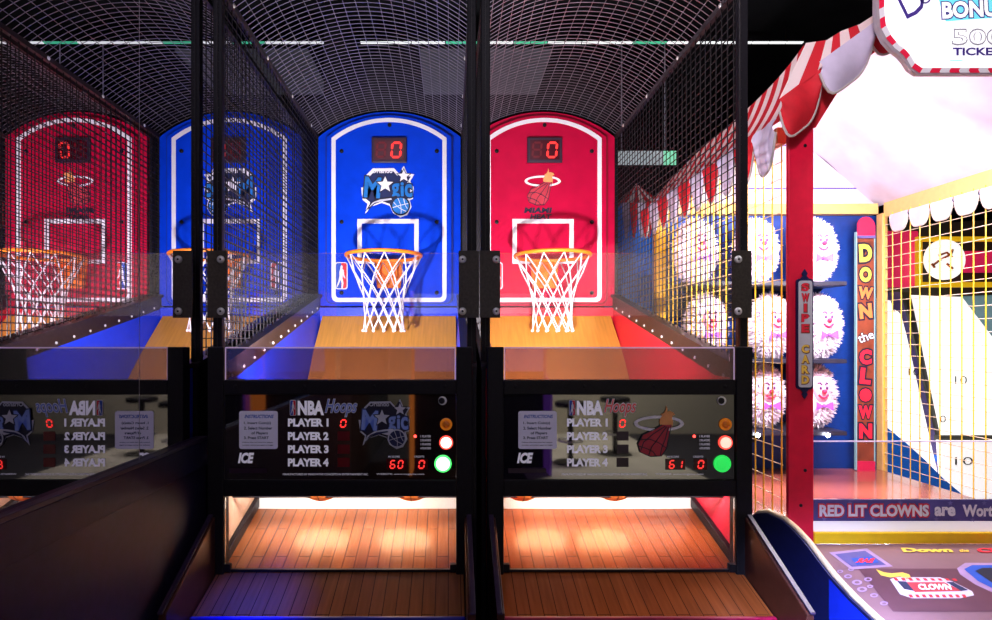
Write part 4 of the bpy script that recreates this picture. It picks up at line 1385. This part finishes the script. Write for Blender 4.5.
slab('lip_gap', 'inkdark', [(940, 436), (1060, 436), (1060, 441), (940, 441)], ag, [4.0] * 4, .05)
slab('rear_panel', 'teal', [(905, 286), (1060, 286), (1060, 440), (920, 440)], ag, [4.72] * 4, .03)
slab('pink_panel', 'pinkpanel', [(888, 231), (918, 231), (918, 287), (888, 287)], ag, [4.5] * 4, .05)
slab('pink_panel', 'pinkpanel', [(967, 251), (1030, 251), (1030, 272), (967, 272)], ag, [4.5] * 4, .05)
slab('dark_cabinet', 'inkdark', [(870, 228), (1060, 215), (1060, 292), (870, 300)], ag, [4.66] * 4, .05)
fq = Frame((0, 4.4, 0))
qu = lambda px: (px - 450) * 4.4 / F
qv = lambda py: EZ - (py - 340) * 4.4 / F
def rect(x0, x1, y0, y1):
    return [(qu(x0), qv(y1)), (qu(x1), qv(y1)), (qu(x1), qv(y0)), (qu(x0), qv(y0))]
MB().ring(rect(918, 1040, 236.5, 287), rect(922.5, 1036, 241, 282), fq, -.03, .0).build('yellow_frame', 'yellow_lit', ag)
dc = MB().cyl(fq(qu(943), qv(260), .002), (0, -1, 0), 20 * 4.4 / F, .02, 32).build('round_sign', 'lanewhite', ag)
mb = MB()
for pts in (((930, 266), (938, 260), (948, 255), (950, 250)), ((936, 256), (944, 253), (950, 258)), ((944, 264), (950, 269)), ((929, 264), (932, 268))):
    mb.tube([fq(qu(x), qv(y), .024) for x, y in pts], .009, 5)
mb.build('round_sign_marks', 'letterorange', dc)
for t, x, y, w, h, Y in (('10', 961, 380, 12, 8, 4.16), ('10', 914, 372, 11, 7, 4.24), ('10', 964, 461, 18, 8, 3.96), ('0', 943, 419, 6, 7, 4.03)):
    mb = MB()
    f2 = Frame((0, Y, 0))
    put_text(mb, t, f2, (x - 450) * Y / F, EZ - (y - 340) * Y / F, w * Y / F, h * Y / F, .0, -.005)
    mb.build('lane_number', 'inkdark', ag)
MB().box(2.92, 4.2, 4.05, 4.75, 0, .55).build('base_cabinet', 'alleyblue', ag)
MB().box(2.95, 4.2, 4.74, 4.80, 0, 2.30).build('rear_cabinet', 'inkdark', ag)

# ------------------------------------------------------------------ room shell
XM = -.845
struct(MB().box(-4, 7, -4.5, 9, -.05, 0).build('floor', 'floor'))
struct(MB().box(-4, 7, -4.5, 9, 4.2, 4.25).build('ceiling', 'ceiling'))
struct(MB().box(-4, 7, 9, 9.05, 0, 4.2).build('wall_back', 'wallblack'))
struct(MB().box(7, 7.05, -4.5, 9, 0, 4.2).build('wall_right', 'wallblack'))
struct(MB().box(-.98, -.895, -4.5, 9, 0, 4.2).build('wall_left', 'wallblack'))
struct(MB().box(-.98, 7, -4.55, -4.5, 0, 4.2).build('wall_front', 'beige'))
struct(MB().box(.75, 2.5, -4.499, -1.7, .0005, .004).build('trim_5', 'carpetlight'))  # unseen pale floor patch, added for the red game panel to reflect
# dark wainscot with glossy cap below the mirrors
struct(MB().box(-.895, XM + .014, -1.0, 1.985, 0, .925).build('trim_1', 'ledge'))
struct(MB().box(-.895, XM + .020, -1.0, 1.985, .9255, 1.012).build('trim_2', 'ledge', bevel=.002))
struct(MB().box(-.895, XM + .022, -1.0, 1.985, 1.0125, 1.024).build('trim_3', 'ledgetop', bevel=.002))


def mirror_sheet(name, m, y0, y1, dx=0.0):
    a = b = XM + dx
    return MB().prism([(a - .006, y0), (a, y0), (b, y1), (b - .006, y1)], Frame((0, 0, 0), (1, 0, 0), (0, 1, 0), (0, 0, 1)), 1.0245, 3.8).build(name, m)
o = mirror_sheet('mirror_panel', 'mirror', -.6, 1.5845)
tag(o, 'nearer sheet of smoky mirror on the left wall, left of the thin seam', 'mirror', 'wall mirrors')
o = mirror_sheet('mirror_panel', 'mirror', 1.5875, 3.9)
tag(o, 'farther sheet of smoky mirror on the left wall, beside the blue hoop game', 'mirror', 'wall mirrors')
struct(mirror_sheet('trim_4', 'swipeplate', 1.5846, 1.5874, -.001))

# long light strip and fittings under the dark ceiling
zt = EZ + 297 * 5.2 / F
ls = thing('light_strip', (1.0, 5.2, zt), 'long thin white and green light strip hanging below the black ceiling', 'light')
hs = MB().box(-.80, 3.15, 5.19, 5.22, zt + .008, zt + .03).build('strip_housing', 'blackmetal', ls)
for i in range(26):
    x0 = -.8 + i * .152
    g = i in (5, 6, 9, 10, 16, 17)
    MB().box(x0 + .003, x0 + .146, 5.185, 5.215, zt - .001, zt + .0075).build('strip_lamp', 'stripgreen' if g else 'strip', ls)
for x in (-.7, 1.2, 3.0):
    MB().tube([(x, 5.205, zt + .03), (x, 5.205, 4.2)], .006, 6).build('hanger', 'blackmetal', ls)
cp = MB().box(-.30, 1.00, 5.7, 6.7, 4.17, 4.199).build('ceiling_panel', 'ceilpanel')
tag(cp, 'grey panel on the dark ceiling seen through the arched wire tops', 'ceiling panel')
YH = 5.6
p0, p1 = W(617, 151, YH), W(676, 165, YH)
hd = thing('hanging_display', ((p0.x + p1.x) / 2, YH, p0.z), 'slim pale glowing screen hanging on wires behind the red hoop game', 'screen')
MB().box(p0.x - .01, p1.x + .01, YH, YH + .05, p1.z - .01, p0.z + .01).build('screen_housing', 'blackmetal', hd)
MB().box(p0.x, p1.x - .12, YH - .004, YH - .0005, p1.z, p0.z).build('screen_face', 'screen', hd)
MB().box(p1.x - .119, p1.x, YH - .004, YH - .0005, p1.z, p0.z).build('screen_end', 'screengreen', hd)
for x in (p0.x + .05, p1.x - .10):
    MB().tube([(x, YH + .02, p0.z + .01), (x, YH + .02, 4.2)], .006, 6).build('suspension_wire', 'silver', hd)

# unseen cabinets behind the visitor, added for the glossy panels to reflect
def cabinet(x, y, m1, m2, label):
    r = thing('reflection_cabinet', (x, y, 0), label, 'arcade game', 'unseen cabinets added for reflections')
    prof = [(y, 0), (y - .75, 0), (y - .75, 1.85), (y - .05, 1.85), (y, 1.6), (y - .25, 1.45), (y - .35, 1.0), (y + .05, .9)]
    for s in (-1, 1):
        MB().prism(prof, yz, x + s * .33 - .012, x + s * .33 + .012).build('side_panel', m1, r)  # sides glow only to colour the reflections
    MB().box(x - .315, x + .315, y - .74, y - .36, 0, 1.84).build('body', 'black', r)
    MB().box(x - .31, x + .31, y - .355, y - .33, 1.02, 1.44).build('screen', m2, r)
    MB().box(x - .31, x + .31, y - .09, y - .06, 1.62, 1.82).build('marquee', 'strip', r)
    MB().box(x - .31, x + .31, y - .35, y + .02, .86, .90).build('control_shelf', 'black', r)
cabinet(-.06, -1.9, 'caborange', 'cabblue', 'unseen orange-sided upright cabinet, added for the blue game panel to reflect')
cabinet(.67, -1.9, 'cabpurple', 'cabblue', 'unseen purple-sided upright cabinet, added for the red game panel to reflect')

def stool(x, y, label):  # unseen stools, added as dark round shapes for the panel to reflect
    r = thing('reflection_stool', (x, y, 0), label, 'stool', 'unseen stools added for reflections')
    MB().cyl((x, y, .62), (0, 0, 1), .17, .05, 28, dome=.02).build('seat', 'black', r, smooth=True)
    MB().cyl((x, y, .02), (0, 0, 1), .03, .60, 16).build('column', 'blackmetal', r)
    MB().cyl((x, y, 0), (0, 0, 1), .20, .02, 28, r2=.17).build('base', 'blackmetal', r)
    MB().tube([(x + .13 * math.cos(a), y + .13 * math.sin(a), .25) for a in [2 * PI * i / 24 for i in range(24)]], .012, 6, closed=True).build('foot_ring', 'bolt', r)
stool(1.32, -2.5, 'first unseen black round stool, added for the red game panel to reflect')
stool(1.95, -3.0, 'second unseen black round stool, added for the red game panel to reflect')
# ------------------------------------------------------------------ room lights, world, camera
area('aisle_lamp', (-.2, -.6, 3.6), (-.1, 2.6, 1.8), 2.5, .8, 20, (.86, .78, 1.0))
area('rear_wall_fill', (2.0, -3.0, 3.9), (2.0, -3.4, 0), 2.2, .5, 140, (1, .95, .85), 110)  # added unseen lamp, brightens what the glossy panels reflect
area('blue_streak_fill', (-.05, .9, 3.2), (-.60, 1.80, .535), .07, .07, .9, (.0, .03, 1.0), 8)  # added light imitating a blue reflected streak on the lane
w = bpy.data.worlds.new('World')
bpy.context.scene.world = w
w.use_nodes = True
w.node_tree.nodes['Background'].inputs[0].default_value = (.02, .018, .03, 1)
w.node_tree.nodes['Background'].inputs[1].default_value = .25
cam = bpy.data.cameras.new('camera')
co_ = bpy.data.objects.new('camera', cam)
C.objects.link(co_)
co_.location = (0, 0, EZ)
co_.rotation_euler = (PI / 2, 0, 0)
cam.sensor_width = 36
cam.lens = 36 * F / 992
cam.shift_x = (496 - VX) / 992
cam.shift_y = (VY - 310) / 992
cam.clip_start = .05
bpy.context.scene.camera = co_
vs = bpy.context.scene.view_settings
vs.view_transform = 'Standard'
vs.look = 'None'
vs.exposure = 0
